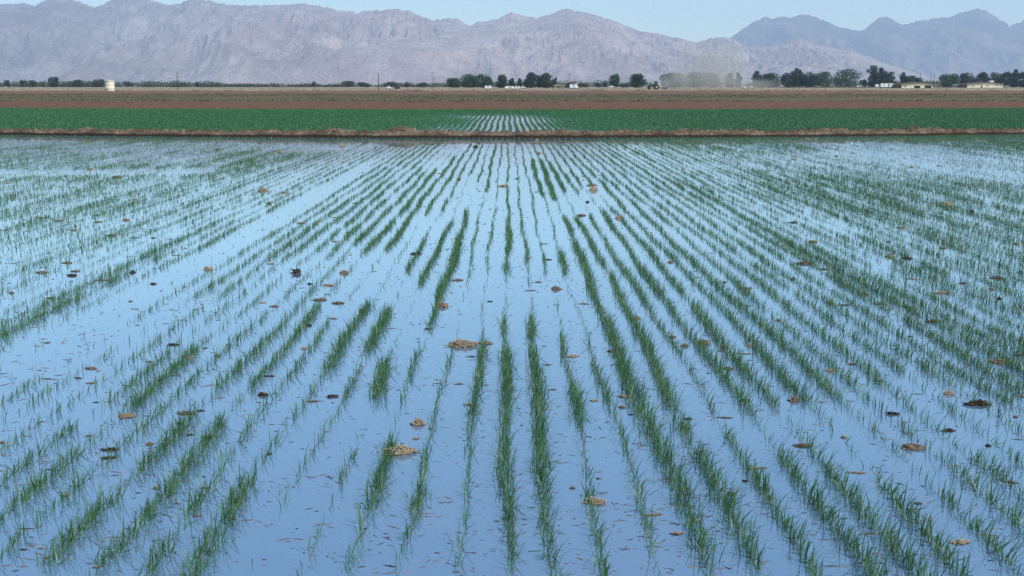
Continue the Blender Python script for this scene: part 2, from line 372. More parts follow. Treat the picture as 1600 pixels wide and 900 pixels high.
def row_density(K, X, Y):
    """Stand of the crop at (X, Y): hand-mapped rows and patchy rows further off to the sides."""
    big = fbm(X*.16+9, Y*.10+3, 3, 71)
    sm = fbm(K*.9+100, Y*.55, 2, 53)
    gap = vnoise(K*5.1, Y*1.7, 88)
    base = np.clip(.56+(big-.5)*1.5, -.0+.12, .9)
    base = np.where(X > 5.5, base+.10, base); base = np.where(X < -4.3, base*.88, base)
    base = np.where((X > 4.3) & (X < 5.0) & (Y > 15) & (Y < 24), base*.6, base)
    base = np.where((np.abs(X-5.9) < .35) & (Y > 12) & (Y < 26), 1.0, base)
    base = np.where((X > 13) & (Y > 25), base+.2, base)
    base = np.where((X < -5) & (Y > 33), base*.7, base)
    base = np.where((X > -17) & (X < -7) & (np.abs(Y-26.5-.12*X) < 1.0), base*.3, base)
    streak = fbm(K*2.3+31, Y*.16, 2, 153); thinrow = hash2(K.astype(np.int64), K*0, 7)
    d = base*np.clip(.25+1.5*streak, .25, 1.45)*(.65+.8*thinrow)
    for k_, segs in SEG.items():
        s = np.where(K == k_)[0]
        if not len(s): continue
        y = Y[s]; val = np.full(len(s), .12)
        yy = [dist_of(a) for a, b, c in segs]
        for a, b, c in segs:
            da, db = dist_of(b), dist_of(a)
            e = .12*np.sin(y*3.1+k_)
            val = np.where((y+e >= da) & (y+e < db), c, val)
        d[s] = val
    d = np.where(d < 1, np.maximum(d, 0)**np.where(np.abs(K) < 4, 1.45, 1.12), d)*np.clip(.45+1.1*sm, .3, 1.3)*np.where(gap < .16, .25, 1.0)
    d = np.where(Y > lev_y(X)-2.6, np.maximum(d, .32+np.where(X > 6, .35, 0)), d)   # a weedy fringe near the bank
    return d
def blades(px, py, h, wdt, az, lean, bend, z0, face=None):
    """Vectorised grass blades: 7 points each."""
    n = len(px)
    ts = np.array([0, .38, .72, 1.0]); ws = np.array([.8, 1.0, .72])
    dx, dy = np.cos(az), np.sin(az)
    fa = az+np.pi/2+rng.normal(0, .5, n) if face is None else face
    sx_, sy_ = np.cos(fa), np.sin(fa)
    V = np.zeros((n, 7, 3), dtype=np.float32)
    for i, t in enumerate(ts):
        a = lean+bend*t
        r = h*t*np.sin(lean+bend*t*.6); z = h*t*np.cos(lean+bend*t*.6)
        cx_, cy_, cz_ = px+dx*r, py+dy*r, z0+z
        if i < 3:
            V[:, 2*i] = np.stack([cx_-sx_*wdt*ws[i]/2, cy_-sy_*wdt*ws[i]/2, cz_], -1)
            V[:, 2*i+1] = np.stack([cx_+sx_*wdt*ws[i]/2, cy_+sy_*wdt*ws[i]/2, cz_], -1)
        else: V[:, 6] = np.stack([cx_, cy_, cz_], -1)
    b = (np.arange(n)*7)[:, None]
    q = np.concatenate([b+np.array([0, 1, 3, 2]), b+np.array([2, 3, 5, 4])], 0)
    t3 = b+np.array([4, 5, 6])
    return V.reshape(-1, 3), [q, t3]
def blade_mat(name, a, b, c):
    k = NT(name)
    at = k.n('Attribute', attribute_name='tint')
    col = k.ramp(at.outputs['Fac'], [(0, a), (.6, b), (.93, b), (1, c)])
    di = k.n('BsdfDiffuse'); tr = k.n('BsdfTranslucent'); gl = k.n('BsdfGlossy'); gl.inputs['Roughness'].default_value = .45
    k.l(col, di.inputs[0]); k.l(col, tr.inputs[0]); gl.inputs[0].default_value = (.8, .9, .9, 1)
    m1 = k.n('MixShader'); m1.inputs[0].default_value = .3; k.l(di.outputs[0], m1.inputs[1]); k.l(tr.outputs[0], m1.inputs[2])
    m2 = k.n('MixShader'); m2.inputs[0].default_value = .04; k.l(m1.outputs[0], m2.inputs[1]); k.l(gl.outputs[0], m2.inputs[2])
    k.l(m2.outputs[0], k.out.inputs['Surface'])
    return k.m
M_blade = blade_mat('seedling_leaf', (.034, .098, .034), (.092, .192, .060), (.20, .19, .07))
PER_M = 300
Ks = np.arange(-100, 101)
candY, candK = [], []
for K in Ks:
    X = ROW0+ROWS*K
    y0 = max(3.3, abs(X)/.50-.6); y1 = lev_y(np.array([X]))[0]+.05
    if y0 >= y1: continue
    n = int((y1-y0)*PER_M)
    yy = rng.uniform(y0, y1, n); yy = yy-.030*np.sin(yy*2*np.pi/.06)*rng.random(n)   # plants stand in little bunches
    candY.append(yy); candK.append(np.full(n, K))
Y = np.concatenate(candY); K = np.concatenate(candK)
X = ROW0+ROWS*K+.018*np.sin(Y*.5+K*1.7)+.012*np.sin(Y*1.9+K)
d = row_density(K, X, Y)
lod = np.clip(10.0/Y, .36, 1.0)
keep = rng.random(len(Y)) < np.clip(d, 0, 1.5)*lod*np.interp(Y, [5, 9, 14], [1.25, 1.05, .95])
X, Y, K, d = X[keep], Y[keep], K[keep], d[keep]
n = len(Y); lod = np.clip(10.0/Y, .36, 1.0)
X = X+rng.normal(0, 1, n)*(.007+.015*np.clip(d, 0, 1.3)); Y = Y+rng.normal(0, .01, n)
hh = np.clip(rng.normal(.098, .032, n), .035, .18)*np.interp(Y, [7, 16, 40], [1, .74, .60])*np.where(np.abs(X) > 3, .9, 1)*(.78+.28*np.clip(d, 0, 1.2))
az = rng.uniform(0, 2*np.pi, n); wind = rng.random(n) < .5
az = np.where(wind, rng.normal(-.15, .55, n), az)
lean = np.abs(rng.normal(.10, .16, n))+np.where(rng.random(n) < .2, rng.uniform(.3, 1.0, n), 0)
bend = np.abs(rng.normal(.25, .35, n))
wd = np.clip(rng.normal(.0050, .0011, n), .003, .009)/lod**.4
tint = np.clip(rng.normal(.42, .2, n), 0, .93); tint[rng.random(n) < .02] = 1.0
V, Fs = blades(X, Y, hh, wd, az, lean, bend, -.015)
crop = mesh_np('crop_seedlings', V, Fs, M_blade, tint=np.repeat(tint, 7))
tag(crop, 'young green cereal seedlings in long rows standing in the flooded field', 'crop', kind='stuff')
print('blades', n)

# the next field: a thicker stand behind the levee, water shining between its rows
M_blade2 = blade_mat('far_crop_leaf', (.038, .140, .048), (.056, .175, .062), (.10, .20, .075))
RS = .30
cy_, cx_ = [], []
for K in range(-190, 191):
    X = .05+RS*K
    y0 = lev_y(np.array([np.clip(X, -30, 30)]))[0]+1.2; y1 = bow(np.clip(X, -48, 48), D_green, .055)
    y0 = max(y0, abs(X)/.53)
    if y0 >= y1: continue
    n = int((y1-y0)*120)
    yy = rng.uniform(y0, y1, n)
    cy_.append(yy); cx_.append(np.full(n, X))
Y = np.concatenate(cy_); X = np.concatenate(cx_)
thin = np.exp(-np.abs((X-(-.6+.02*(Y-44)))/6.2)**3)*np.clip((80-Y)/7, 0, 1)*np.clip(.55+1.2*fbm(X*.25+4, Y*.12, 2, 91), .3, 1.15)
thin = np.maximum(thin, .5*np.exp(-((X-17)/6)**2)*np.exp(-((Y-62)/3.0)**2))
pat = fbm(X*.3, Y*.2, 3, 33)
keep = rng.random(len(Y)) < np.clip(1.0-.33*thin+(pat-.5)*1.6*(thin > .12), .08, 1)
X, Y, thin = X[keep], Y[keep], thin[keep]; n = len(Y)
X = X+rng.normal(0, 1, n)*(.050*(1-thin)+.032)+.03*np.sin(Y*.4)
hh = np.clip(rng.normal(.20, .035, n), .1, .3)*(1-.50*thin)
V, Fs = blades(X, Y, hh, np.full(n, .014)*(1-.2*thin), rng.uniform(0, 2*np.pi, n), np.abs(rng.normal(.1, .15, n)), np.abs(rng.normal(.3, .3, n)), -.01)
tag(mesh_np('far_crop', V, Fs, M_blade2, tint=np.repeat(np.clip(rng.normal(.45, .22, n), 0, .95), 7)), 'dense dark green crop filling the next field behind the earth levee', 'crop', kind='stuff')
print('far blades', n)

# weeds on the dull green strip, straw tufts on the pasture
def tufts(name, y0, y1, half, num, h, wdt, mat, label, per=4, cl=None):
    Y = rng.uniform(y0**.5, y1**.5, num)**2; X = rng.uniform(-.53, .53, num)*Y
    if cl:
        p = fbm(X*cl[0], Y*cl[1], 3, 5); kp = rng.random(num) < np.clip((p-.40)*5, 0.04, 1); X, Y = X[kp], Y[kp]
    num = len(X)
    X = np.repeat(X, per)+rng.normal(0, h*.5, num*per); Y = np.repeat(Y, per)+rng.normal(0, h*.5, num*per); n = len(X)
    V, Fs = blades(X, Y, np.clip(rng.normal(h, h*.3, n), .2*h, 2*h), np.full(n, wdt), rng.uniform(0, 6.28, n), np.abs(rng.normal(.2, .3, n)), np.abs(rng.normal(.3, .3, n)), .08)
    tag(mesh_np(name, V, Fs, mat, tint=np.repeat(rng.random(n), 7)), label, 'weeds', kind='stuff')
M_weed = blade_mat('weed_leaf', (.035, .060, .022), (.060, .085, .034), (.13, .11, .05))
M_straw_g = blade_mat('dry_grass_blade', (.26, .19, .11), (.38, .29, .18), (.16, .14, .07))
tufts('field_weeds', D_pl, D_weed, 1, 16000, .13, .06, M_weed, 'low olive weeds in the brown fallow strip', 4, (.03, .10))
tufts('dry_grass', D_brown+3, 600, 1, 9000, .30, .20, M_straw_g, 'pale dry grass on the pasture before the farm trees', 4, (.02, .05))

# ------------------------------------------------------------------ floating clods and straw
def straw_mat(name, a, b, c):
    k = NT(name).set(.9, .15)
    f = k.noise(70, 4); inf = k.n('ObjectInfo')
    r = k.ramp(f, [(.32, a), (.5, b), (.66, c)])
    hv = k.n('HueSaturation'); mr = k.n('MapRange'); mr.inputs['To Min'].default_value = .75; mr.inputs['To Max'].default_value = 1.2
    k.l(inf.outputs['Random'], mr.inputs['Value']); k.l(mr.outputs[0], hv.inputs['Value']); k.l(r, hv.inputs['Color'])
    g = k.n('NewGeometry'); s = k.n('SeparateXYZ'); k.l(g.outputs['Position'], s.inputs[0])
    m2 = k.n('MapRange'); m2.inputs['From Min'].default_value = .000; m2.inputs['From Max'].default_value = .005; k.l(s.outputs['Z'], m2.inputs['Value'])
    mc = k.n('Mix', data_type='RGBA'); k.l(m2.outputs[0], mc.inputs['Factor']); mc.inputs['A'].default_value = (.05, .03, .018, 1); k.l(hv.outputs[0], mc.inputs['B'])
    k.l(mc.outputs['Result'], k.b.inputs['Base Color']); k.bump(f, .6, .006)
    return k.m
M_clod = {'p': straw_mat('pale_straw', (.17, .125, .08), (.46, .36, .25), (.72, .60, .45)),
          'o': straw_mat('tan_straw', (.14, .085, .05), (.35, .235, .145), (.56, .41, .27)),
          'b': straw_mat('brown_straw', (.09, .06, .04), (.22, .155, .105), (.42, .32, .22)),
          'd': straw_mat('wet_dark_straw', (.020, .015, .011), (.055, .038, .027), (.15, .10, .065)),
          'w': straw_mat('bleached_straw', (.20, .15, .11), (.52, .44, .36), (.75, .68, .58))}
def clod_shape(seed, L, Wd, Ht, nst, rough=1.0):
    """A low lumpy core (returned first) and the loose stalks matted over it (second); unit size, scaled by the object."""
    r = np.random.default_rng(seed)
    nu, nv = 24, 8; V = []
    for j in range(nv+1):
        ph = (j/nv)*math.pi/2
        for i in range(nu):
            th = 2*math.pi*i/nu
            V.append((math.cos(th)*math.cos(ph), math.sin(th)*math.cos(ph), math.sin(ph)))
    V = np.array(V)
    nz = fbm(V[:, 0]*2.2+seed*7.1, V[:, 1]*2.2+V[:, 2]*1.7, 3, seed)-.5
    n2 = fbm(V[:, 0]*6+seed, V[:, 1]*6+V[:, 2]*5, 2, seed+9)-.5
    V = V*(1+rough*(1.0*nz+.6*n2))[:, None]
    V = V*np.array([L/2, Wd/2, Ht]); V[:, 2] = V[:, 2]+np.where(V[:, 2] > .1*Ht, 1, 0)*n2*Ht*.8; V[:nu, 2] = -.25*Ht
    core = MB(); bits = MB()
    core.add(V, [(j*nu+i, j*nu+(i+1) % nu, (j+1)*nu+(i+1) % nu, (j+1)*nu+i) for j in range(nv) for i in range(nu)])
    top_ = V[nu:]
    for s in range(nst):
        c = top_[r.integers(len(top_))]+np.array([0, 0, .03*Ht])
        if r.random() < .10: c = np.array([np.clip(r.normal(0, .3), -.42, .42)*L, np.clip(r.normal(0, .3), -.4, .4)*Wd, .04*Ht])
        a = r.normal(0, .8); ln = L*r.uniform(.06, .26)*(1.7 if r.random() < .12 else 1); th = Ht*r.uniform(.05, .13)
        d = np.array([math.cos(a)*ln/2, math.sin(a)*ln/2, r.normal(0, .14)*Ht])
        p, q = c-d, c+d
        p[2] = max(p[2], .02*Ht); q[2] = max(q[2], .02*Ht)
        bits.tube(p, q, th, th*.6, 4)
    return core, bits
def clod_build(seed, L, Wd, Ht, nst, m_core, m_bits, name='straw_clod', extra=None):
    core, bits = clod_shape(seed, L, Wd, Ht, nst)
    if extra: extra(core)
    nf = len(core.f); core.add(bits.v, bits.f)
    o = core.build(name, m_core); o.data.materials.append(m_bits)
    mi = np.zeros(len(o.data.polygons), dtype=np.int32); mi[nf:] = 1; o.data.polygons.foreach_set('material_index', mi)
    return o
SHAPES = {}
def clod_mesh(mat, shape):
    """shape: r round lump, m mat, t thin raft, s speckled big mat"""
    kinds = {'r': (.82, .58, .23, 120), 'm': (.85, .42, .13, 150), 't': (.85, .2, .06, 70), 's': (.92, .46, .17, 380)}
    vr = random.randrange(5); key = (mat, shape, vr)
    if key not in SHAPES:
        L, Wd, Ht, ns = kinds[shape]
        o = clod_build(13*vr+{'r': 1, 'm': 101, 't': 201, 's': 301}[shape], L, Wd, Ht, ns, M_clod[{'p': 'o', 'o': 'b', 'b': 'b', 'd': 'd', 'w': 'p'}[mat]], M_clod[mat])
        SHAPES[key] = o.data; bpy.data.objects.remove(o)
    return SHAPES[key]
def clod(px_, py_, wpx, mat, shape, label, group=None):
    p = gnd(px_, py_); dd = math.hypot(p.y, H)
    o = bpy.data.objects.new('straw_clod', clod_mesh(mat, shape)); COL.objects.link(o)
    sc = wpx*dd/F
    o.location = (p.x, p.y, -.004); o.scale = (sc, sc*random.uniform(.85, 1.25), sc*random.uniform(.85, 1.15)); o.rotation_euler = (0, 0, random.gauss(0, .18))
    tag(o, label, 'straw clod', group)
    return o
BIG = [  # photo place, width, colour, shape, label
 (624, 707, 42, 'p', 's', 'large speckled mat of pale straw at the head of a dense near row'),
 (722, 540, 38, 'p', 's', 'long pale straw clod with dark underside, left of a sparse centre row'),
 (758, 537, 24, 'p', 'm', 'shorter dark-based straw clod touching the right end of a longer pale one'),
 (653, 663, 22, 'o', 'r', 'orange-brown straw lump trailing a thin stalk on open water'),
 (928, 785, 28, 'p', 's', 'bright tan straw heap lodged in the second row right of the central row'),
 (942, 770, 19, 'p', 't', 'thin pale straw raft just behind the bright tan heap'),
 (938, 798, 19, 'd', 't', 'thin dark straw raft just before the bright tan heap'),
 (1020, 805, 34, 'p', 't', 'long pale flat straw raft left of the widest crop row'),
 (1058, 834, 21, 'p', 'm', 'pale straw clod at the left edge of the widest crop row, near'),
 (977, 858, 25, 'p', 't', 'tan flat straw raft nearest the viewer among the middle rows'),
 (1134, 653, 28, 'b', 't', 'long brown straw raft on open water right of the widest row'),
 (1185, 732, 34, 'p', 't', 'long pale straw raft crossing a sparse row on the right'),
 (1254, 697, 26, 'b', 'm', 'brown straw mat above the head of a thin right-hand row'),
 (1427, 700, 38, 'b', 'm', 'broad brown ragged straw mat on open water at the right'),
 (1528, 632, 40, 'd', 'm', 'largest dark straw mat, with a pale right end, far right'),
 (1340, 739, 31, 'p', 't', 'pale yellow flat straw raft between two right-hand rows'),
 (1482, 673, 21, 'd', 'm', 'dark straw mat right of and behind the broad brown ragged mat'),
 (1395, 647, 21, 'd', 'm', 'dark straw mat left of the largest dark mat'),
 (1434, 616, 21, 'w', 't', 'whitish straw raft left of the largest dark mat'),
 (1286, 628, 19, 'w', 't', 'whitish flat straw raft beside a round tan lump'),
 (1240, 626, 17, 'o', 'r', 'round tan straw lump just left of a whitish raft'),
 (1354, 834, 28, 'p', 't', 'pale brown straw raft inside a dense near right row'),
 (1500, 848, 29, 'p', 'm', 'tan straw mat in the near right corner rows'),
 (1548, 876, 21, 'b', 't', 'brown thin raft nearest the right corner'),
 (1580, 754, 19, 'o', 'm', 'tan straw mat at the right border, halfway down the near water'),
 (1590, 687, 20, 'p', 't', 'pale thin raft at the right border, above a tan mat'),
 (1562, 566, 28, 'p', 'm', 'pale brown straw mat in a dense row at the right border'),
 (1595, 555, 17, 'b', 'm', 'brown straw mat cut by the right border of the picture'),
 (1470, 458, 36, 'p', 't', 'longest pale straw raft among the distant right rows'),
 (1459, 503, 24, 'b', 'm', 'brown and white straw mat among the distant right rows, alone on water'),
 (1256, 412, 25, 'b', 'm', 'brown straw mat with pale stalks left in the distant right rows'),
 (1559, 435, 19, 'b', 'm', 'brown straw mat near the right border in the distant rows'),
 (1409, 356, 22, 'p', 't', 'long pale raft before the densest green lane on the far right'),
 (1318, 477, 21, 'd', 't', 'dark thin raft beside a small orange lump on the right'),
 (1165, 553, 25, 'p', 't', 'pale thin raft crossing the eighth row right of centre'),
 (1100, 537, 18, 'p', 'r', 'pale yellow straw lump on the seventh row right of centre'),
 (975, 620, 20, 'w', 'm', 'whitish straw clod against the left side of the widest row'),
 (928, 626, 15, 'p', 'm', 'pale straw clod left of the whitish clod by the widest row'),
 (895, 557, 18, 'p', 'm', 'pale brown straw clod at the top of the second row right of centre'),
 (868, 452, 16, 'o', 'r', 'rounded tan straw lump alone on open water right of the central row'),
 (830, 454, 18, 'b', 't', 'brown thin raft left of the rounded tan lump'),
 (913, 475, 22, 'b', 't', 'long brown stalk raft at the left of the wide dense row, far'),
 (690, 479, 18, 'o', 'r', 'orange straw lump just right of a tall dense left-centre row'),
 (538, 427, 15, 'o', 'r', 'orange straw lump on open water right of a dark forked clod'),
 (484, 444, 8, 'd', 'r', 'small dark round clod between a dark forked clod and a flat raft'),
 (500, 469, 21, 'b', 'm', 'brown straw mat under a few blades, left of centre'),
 (528, 474, 17, 'b', 'm', 'brown straw mat just right of a similar wider mat, left of centre'),
 (418, 588, 25, 'd', 't', 'dark double straw raft on open water before a left-hand dense row'),
 (490, 627, 26, 'b', 't', 'long thin brown raft left of a dark ragged mat'),
 (519, 620, 19, 'd', 'm', 'dark ragged straw mat before a short dense left row'),
 (757, 602, 18, 'b', 't', 'brown thin raft right of a sparse centre row'),
 (456, 691, 18, 'p', 't', 'pale thin raft on open water on the left'),
 (197, 651, 27, 'o', 'm', 'broad tan straw mat with a brown neighbour on the left water'),
 (229, 650, 20, 'b', 't', 'brown thin raft just right of a broad tan mat on the left'),
 (290, 646, 22, 'b', 'm', 'brown straw mat with a small dark one at its right, left side'),
 (313, 642, 13, 'd', 'm', 'small dark mat at the upper right of a brown mat, left side'),
 (172, 703, 23, 'd', 'm', 'upper dark mat of a close pair at the head of left rows'),
 (170, 716, 21, 'd', 'm', 'lower mat of a close dark pair, with a pale left end'),
 (327, 683, 18, 'b', 'm', 'brown straw mat at the head of a dense left row'),
 (200, 603, 19, 'w', 't', 'white bleached raft at the foot of a dense left row'),
 (75, 592, 21, 'b', 't', 'brown thin raft on open water near the left border'),
 (142, 576, 17, 'b', 'm', 'brown straw mat under a dark stalk at the end of the bare lane'),
 (122, 591, 13, 'd', 'm', 'dark straw mat below the end of the bare lane'),
 (270, 539, 18, 'd', 'm', 'dark straw mat at the head of a dense row near the bare lane'),
 (160, 438, 24, 'b', 't', 'brown straw raft at the tip of the dense row beside the bare lane'),
 (112, 431, 16, 'd', 'm', 'dark straw mat left of the dense row beside the bare lane'),
 (210, 483, 17, 'b', 't', 'brown raft floating alone in the bare water lane'),
 (324, 421, 13, 'p', 'r', 'pale straw lump on the right side of the bare water lane'),
 (308, 806, 15, 'p', 'm', 'pale brown clod on water left of the nearest dense left row'),
 (362, 811, 15, 'b', 'm', 'brown clod on water right of the nearest dense left row'),
]
for a in BIG: clod(a[0], a[1], a[2]*1.14, *a[3:])
SMALL = [(105,411,16,'b'),(65,426,16,'b'),(118,424,12,'b'),(207,426,9,'d'),(239,444,9,'d'),(18,458,8,'o'),(80,466,14,'b'),(204,471,7,'b'),(5,549,10,'d'),(127,522,12,'p'),(25,528,12,'p'),(295,559,14,'p'),(339,557,9,'b'),
 (142,599,12,'b'),(168,628,14,'b'),(150,629,11,'d'),(270,637,10,'b'),(280,662,14,'d'),(294,666,11,'d'),(378,657,12,'b'),(152,886,15,'p'),(72,872,9,'o'),(244,763,11,'p'),(36,859,12,'d'),(101,775,10,'p'),(3,692,9,'b'),
 (472,450,12,'b'),(513,446,15,'p'),(429,479,14,'o'),(411,473,10,'p'),(521,498,12,'o'),(483,509,9,'d'),(475,545,9,'p'),(715,438,14,'o'),(717,600,13,'o'),(651,597,10,'o'),(542,619,13,'b'),(410,618,14,'d'),(730,633,12,'b'),
 (635,646,14,'d'),(669,514,12,'b'),(406,660,12,'b'),(406,688,13,'b'),(532,693,13,'d'),(420,710,9,'d'),(427,762,14,'b'),(673,670,9,'b'),(602,834,9,'p'),(790,838,13,'p'),(650,686,10,'p'),(871,652,10,'o'),(869,691,8,'p'),
 (882,691,7,'p'),(894,763,10,'o'),(1098,886,13,'b'),(1098,691,13,'p'),(1143,772,13,'b'),(986,648,10,'d'),(1075,655,14,'d'),(818,691,6,'d'),(935,748,9,'b'),(857,406,10,'d'),(841,441,10,'b'),(996,498,11,'o'),(952,549,9,'b'),
 (1047,410,8,'o'),(1051,527,11,'o'),(1070,541,12,'o'),(1125,548,10,'o'),(1132,544,11,'o'),(1139,577,14,'b'),(971,637,12,'o'),(1165,626,13,'d'),(1170,478,15,'b'),(1165,451,16,'b'),(1192,589,12,'p'),(1183,437,8,'d'),
 (856,570,12,'b'),(864,609,12,'b'),(1208,420,11,'o'),(1287,421,14,'b'),(1425,436,17,'p'),(1350,460,15,'b'),(1298,474,11,'o'),(1375,475,13,'o'),(1504,443,12,'o'),(1525,463,12,'p'),(1561,467,8,'d'),(1217,501,9,'o'),
 (1558,514,9,'p'),(1422,526,9,'d'),(1395,546,10,'o'),(1390,563,11,'d'),(1331,569,14,'o'),(1297,580,13,'p'),(1483,616,15,'p'),(1595,619,12,'p'),(1374,595,13,'p'),(1414,677,10,'p'),(1587,652,9,'o'),(1434,787,14,'b'),
 (1383,897,10,'o'),(1218,706,12,'p'),(13,286,8,'o'),(118,226,6,'p'),(7,360,10,'b'),(153,347,12,'o'),(197,344,10,'o'),(175,368,14,'b'),(209,372,14,'d'),(222,379,11,'d'),(240,372,8,'d'),(275,399,14,'b'),(183,277,13,'b'),
 (90,345,10,'o'),(110,347,12,'p'),(115,360,10,'o'),(340,234,8,'b'),(410,298,14,'p'),(420,318,8,'o'),(556,318,8,'b'),(470,349,12,'p'),(493,350,8,'b'),(525,340,13,'b'),(535,229,8,'p'),(537,253,6,'p'),(690,271,15,'p'),
 (743,230,8,'d'),(787,291,13,'p'),(650,397,16,'d'),(839,220,6,'p'),(995,226,5,'p'),(925,290,13,'b'),(928,297,13,'p'),(838,300,6,'d'),(968,341,13,'p'),(908,337,13,'b'),(850,381,15,'o'),(918,316,6,'d'),(1239,348,11,'d'),
 (1270,378,15,'b'),(1226,384,9,'p'),(1314,310,5,'p'),(1403,304,10,'b'),(1418,404,14,'d'),(1390,401,13,'p'),(1480,322,15,'p'),(1480,328,7,'d'),(1517,331,7,'d'),(1473,388,12,'p'),(1588,381,8,'p'),(1406,220,6,'p'),
 (1513,221,6,'p'),(1538,221,6,'p'),(1262,218,8,'p'),(1275,217,6,'p')]
used = [(a[0], a[1]) for a in BIG]+[(a[0], a[1]) for a in SMALL]
while len(SMALL) < 216:                      # further scattered small clods, thicker to the far rows
    y = 222+random.random()**1.5*640; x = random.uniform(5, 1595)
    if min((x-u[0])**2+((y-u[1])*2)**2 for u in used) < 700: continue
    if 560 < x < 780 and 290 < y < 480 and random.random() < .7: continue
    SMALL.append((x, y, random.uniform(5, 9)*(.5+y/700), random.choice('bpdoppp'))); used.append((x, y))
CW = {'p': 'pale', 'o': 'tan orange', 'b': 'brown', 'd': 'dark wet'}
for x, y, wd_, c in SMALL:
    zx = 'left third' if x < 533 else 'middle third' if x < 1067 else 'right third'
    zy = 'far rows' if y < 345 else 'middle rows' if y < 560 else 'nearest rows'
    g = '%s straw clods, %s, %s' % (CW[c], zy, zx)
    clod(x, y, wd_*1.2, c, random.choice('rmmt') if wd_ > 9 else random.choice('rmr'), 'small %s straw clod afloat, %s, %s' % (CW[c], zy, zx), g)
# the dark forked root clod
p = gnd(462, 427); u_ = math.hypot(p.y, H)/F
def fork(m):
    m.v[:] = [(a+3*u_, b, z) for a, b, z in m.v]
    for (a, b) in (((-1, 0, 2), (-8, 1, 8)), ((-1, 0, 2), (-8, -1, 1)), ((0, 0, 3), (-4, 2, 6)), ((2, 0, 3), (-3, -1, 6))):
        m.tube([i*u_ for i in a], [i*u_ for i in b], 1.7*u_, .7*u_, 6)
o = clod_build(5, 10*u_, 8*u_, 6*u_, 14, M_clod['d'], M_clod['d'], 'forked_clod', fork); o.location = p
tag(o, 'black forked root clod sticking out of open water left of centre', 'root clod')

# thin loose stalks and specks afloat: nobody could count them
nS = 9500
yy = 225+rng.random(nS)**1.7*690; xx = rng.uniform(0, 1600, nS)
kp = rng.random(nS) < np.clip((fbm(xx/60, yy/26, 3, 8)-.36)*4.5, .08, 1); xx, yy = xx[kp], yy[kp]; nS = len(xx)
P = np.array([gnd(a, b)[:] for a, b in zip(xx, yy)])
ln = np.clip(rng.lognormal(-3.75, .6, nS), .006, .10); th = np.clip(rng.normal(.0022, .0008, nS), .001, .005)*np.clip(P[:, 1]/8, 1, 3)
a = rng.normal(0, .5, nS); ca, sa = np.cos(a), np.sin(a)
V = np.zeros((nS, 5, 3)); 
V[:, 0] = P+np.stack([-ca*ln/2, -sa*ln/2, 0*ln+.001], -1); V[:, 2] = P+np.stack([ca*ln/2, sa*ln/2, 0*ln+.001], -1)
V[:, 1] = P+np.stack([sa*th, -ca*th, 0*ln-.001], -1); V[:, 3] = P+np.stack([-sa*th, ca*th, 0*ln-.001], -1); V[:, 4] = P+np.stack([0*ln, 0*ln, th*1.3], -1)
b = (np.arange(nS)*5)[:, None]
Fs = [np.concatenate([b+np.array(t) for t in ((0, 1, 4), (1, 2, 4), (2, 3, 4), (3, 0, 4))], 0)]
M_bits = blade_mat('floating_bits', (.03, .025, .02), (.22, .15, .09), (.55, .42, .28))
tag(mesh_np('floating_straw', V.reshape(-1, 3), Fs, M_bits, tint=np.repeat(rng.random(nS), 5)), 'loose straw stalks and specks afloat between the rows', 'straw', kind='stuff')

# ------------------------------------------------------------------ clods of earth on the levee
def earth_clod(px_, py_, wpx, label, group=None):
    p = at_Y(px_, py_, lev_y(np.array([gnd(px_, 212).x]))[0]+.45)
    o = clod_shape(random.randrange(999), 1, .9, .40, 0, .5)[0].build('earth_clod', M_levee)
    s = wpx*p.y/F; o.scale = (s, s, s); o.location = (p.x, p.y, p.z-.10-.1*s); o.rotation_euler = (0, 0, random.random()*6)
    return tag(o, label, 'earth clod', group)
earth_clod(627, 205, 20, 'largest earth mound on the levee crest, left of the shining rows')
earth_clod(527, 206, 20, 'wide low earth mound on the levee crest, next left of the largest mound')
earth_clod(183, 206, 11, 'pale earth clod on the left part of the levee crest')
for x, y, s_ in ((32, 206, 8), (125, 206, 7), (205, 208, 5), (243, 209, 9), (305, 208, 7), (378, 209, 8), (460, 209, 5), (545, 208, 9)):
    earth_clod(x, y, s_, 'small brown earth clod on the levee crest left of the largest mound', 'small earth clods on the levee, left side')
for x, y, s_ in ((840, 207, 7), (876, 208, 8), (917, 210, 11), (1002, 208, 6), (1066, 208, 6), (1082, 208, 7), (1115, 207, 7), (1154, 208, 6), (1175, 207, 6), (1225, 208, 8), (1300, 209, 7), (1335, 210, 10), (1432, 207, 9), (1520, 207, 6)):
    earth_clod(x, y, s_, 'small brown earth clod on the levee crest right of the shining rows', 'small earth clods on the levee, right side')

# ------------------------------------------------------------------ trees
def leaf_mat(name, a, b, c):
    k = NT(name)
    at = k.n('Attribute', attribute_name='tint')
    col = k.ramp(at.outputs['Fac'], [(0, a), (.5, b), (1, c)])
    di = k.n('BsdfDiffuse'); tr = k.n('BsdfTranslucent'); k.l(col, di.inputs[0]); k.l(col, tr.inputs[0])
    m1 = k.n('MixShader'); m1.inputs[0].default_value = .25; k.l(di.outputs[0], m1.inputs[1]); k.l(tr.outputs[0], m1.inputs[2])
    k.l(m1.outputs[0], k.out.inputs['Surface']); return k.m
M_leaf = {'g': leaf_mat('leaf_green', (.030, .075, .045), (.050, .110, .060), (.080, .145, .075)),
          'd': leaf_mat('leaf_dark', (.028, .050, .042), (.042, .074, .056), (.062, .100, .070)),
          'o': leaf_mat('leaf_olive', (.045, .060, .034), (.070, .088, .050), (.10, .115, .065))}
M_bark = noisy('bark', (.06, .045, .035), (.13, .10, .075), 6, bump=(.6, .05))
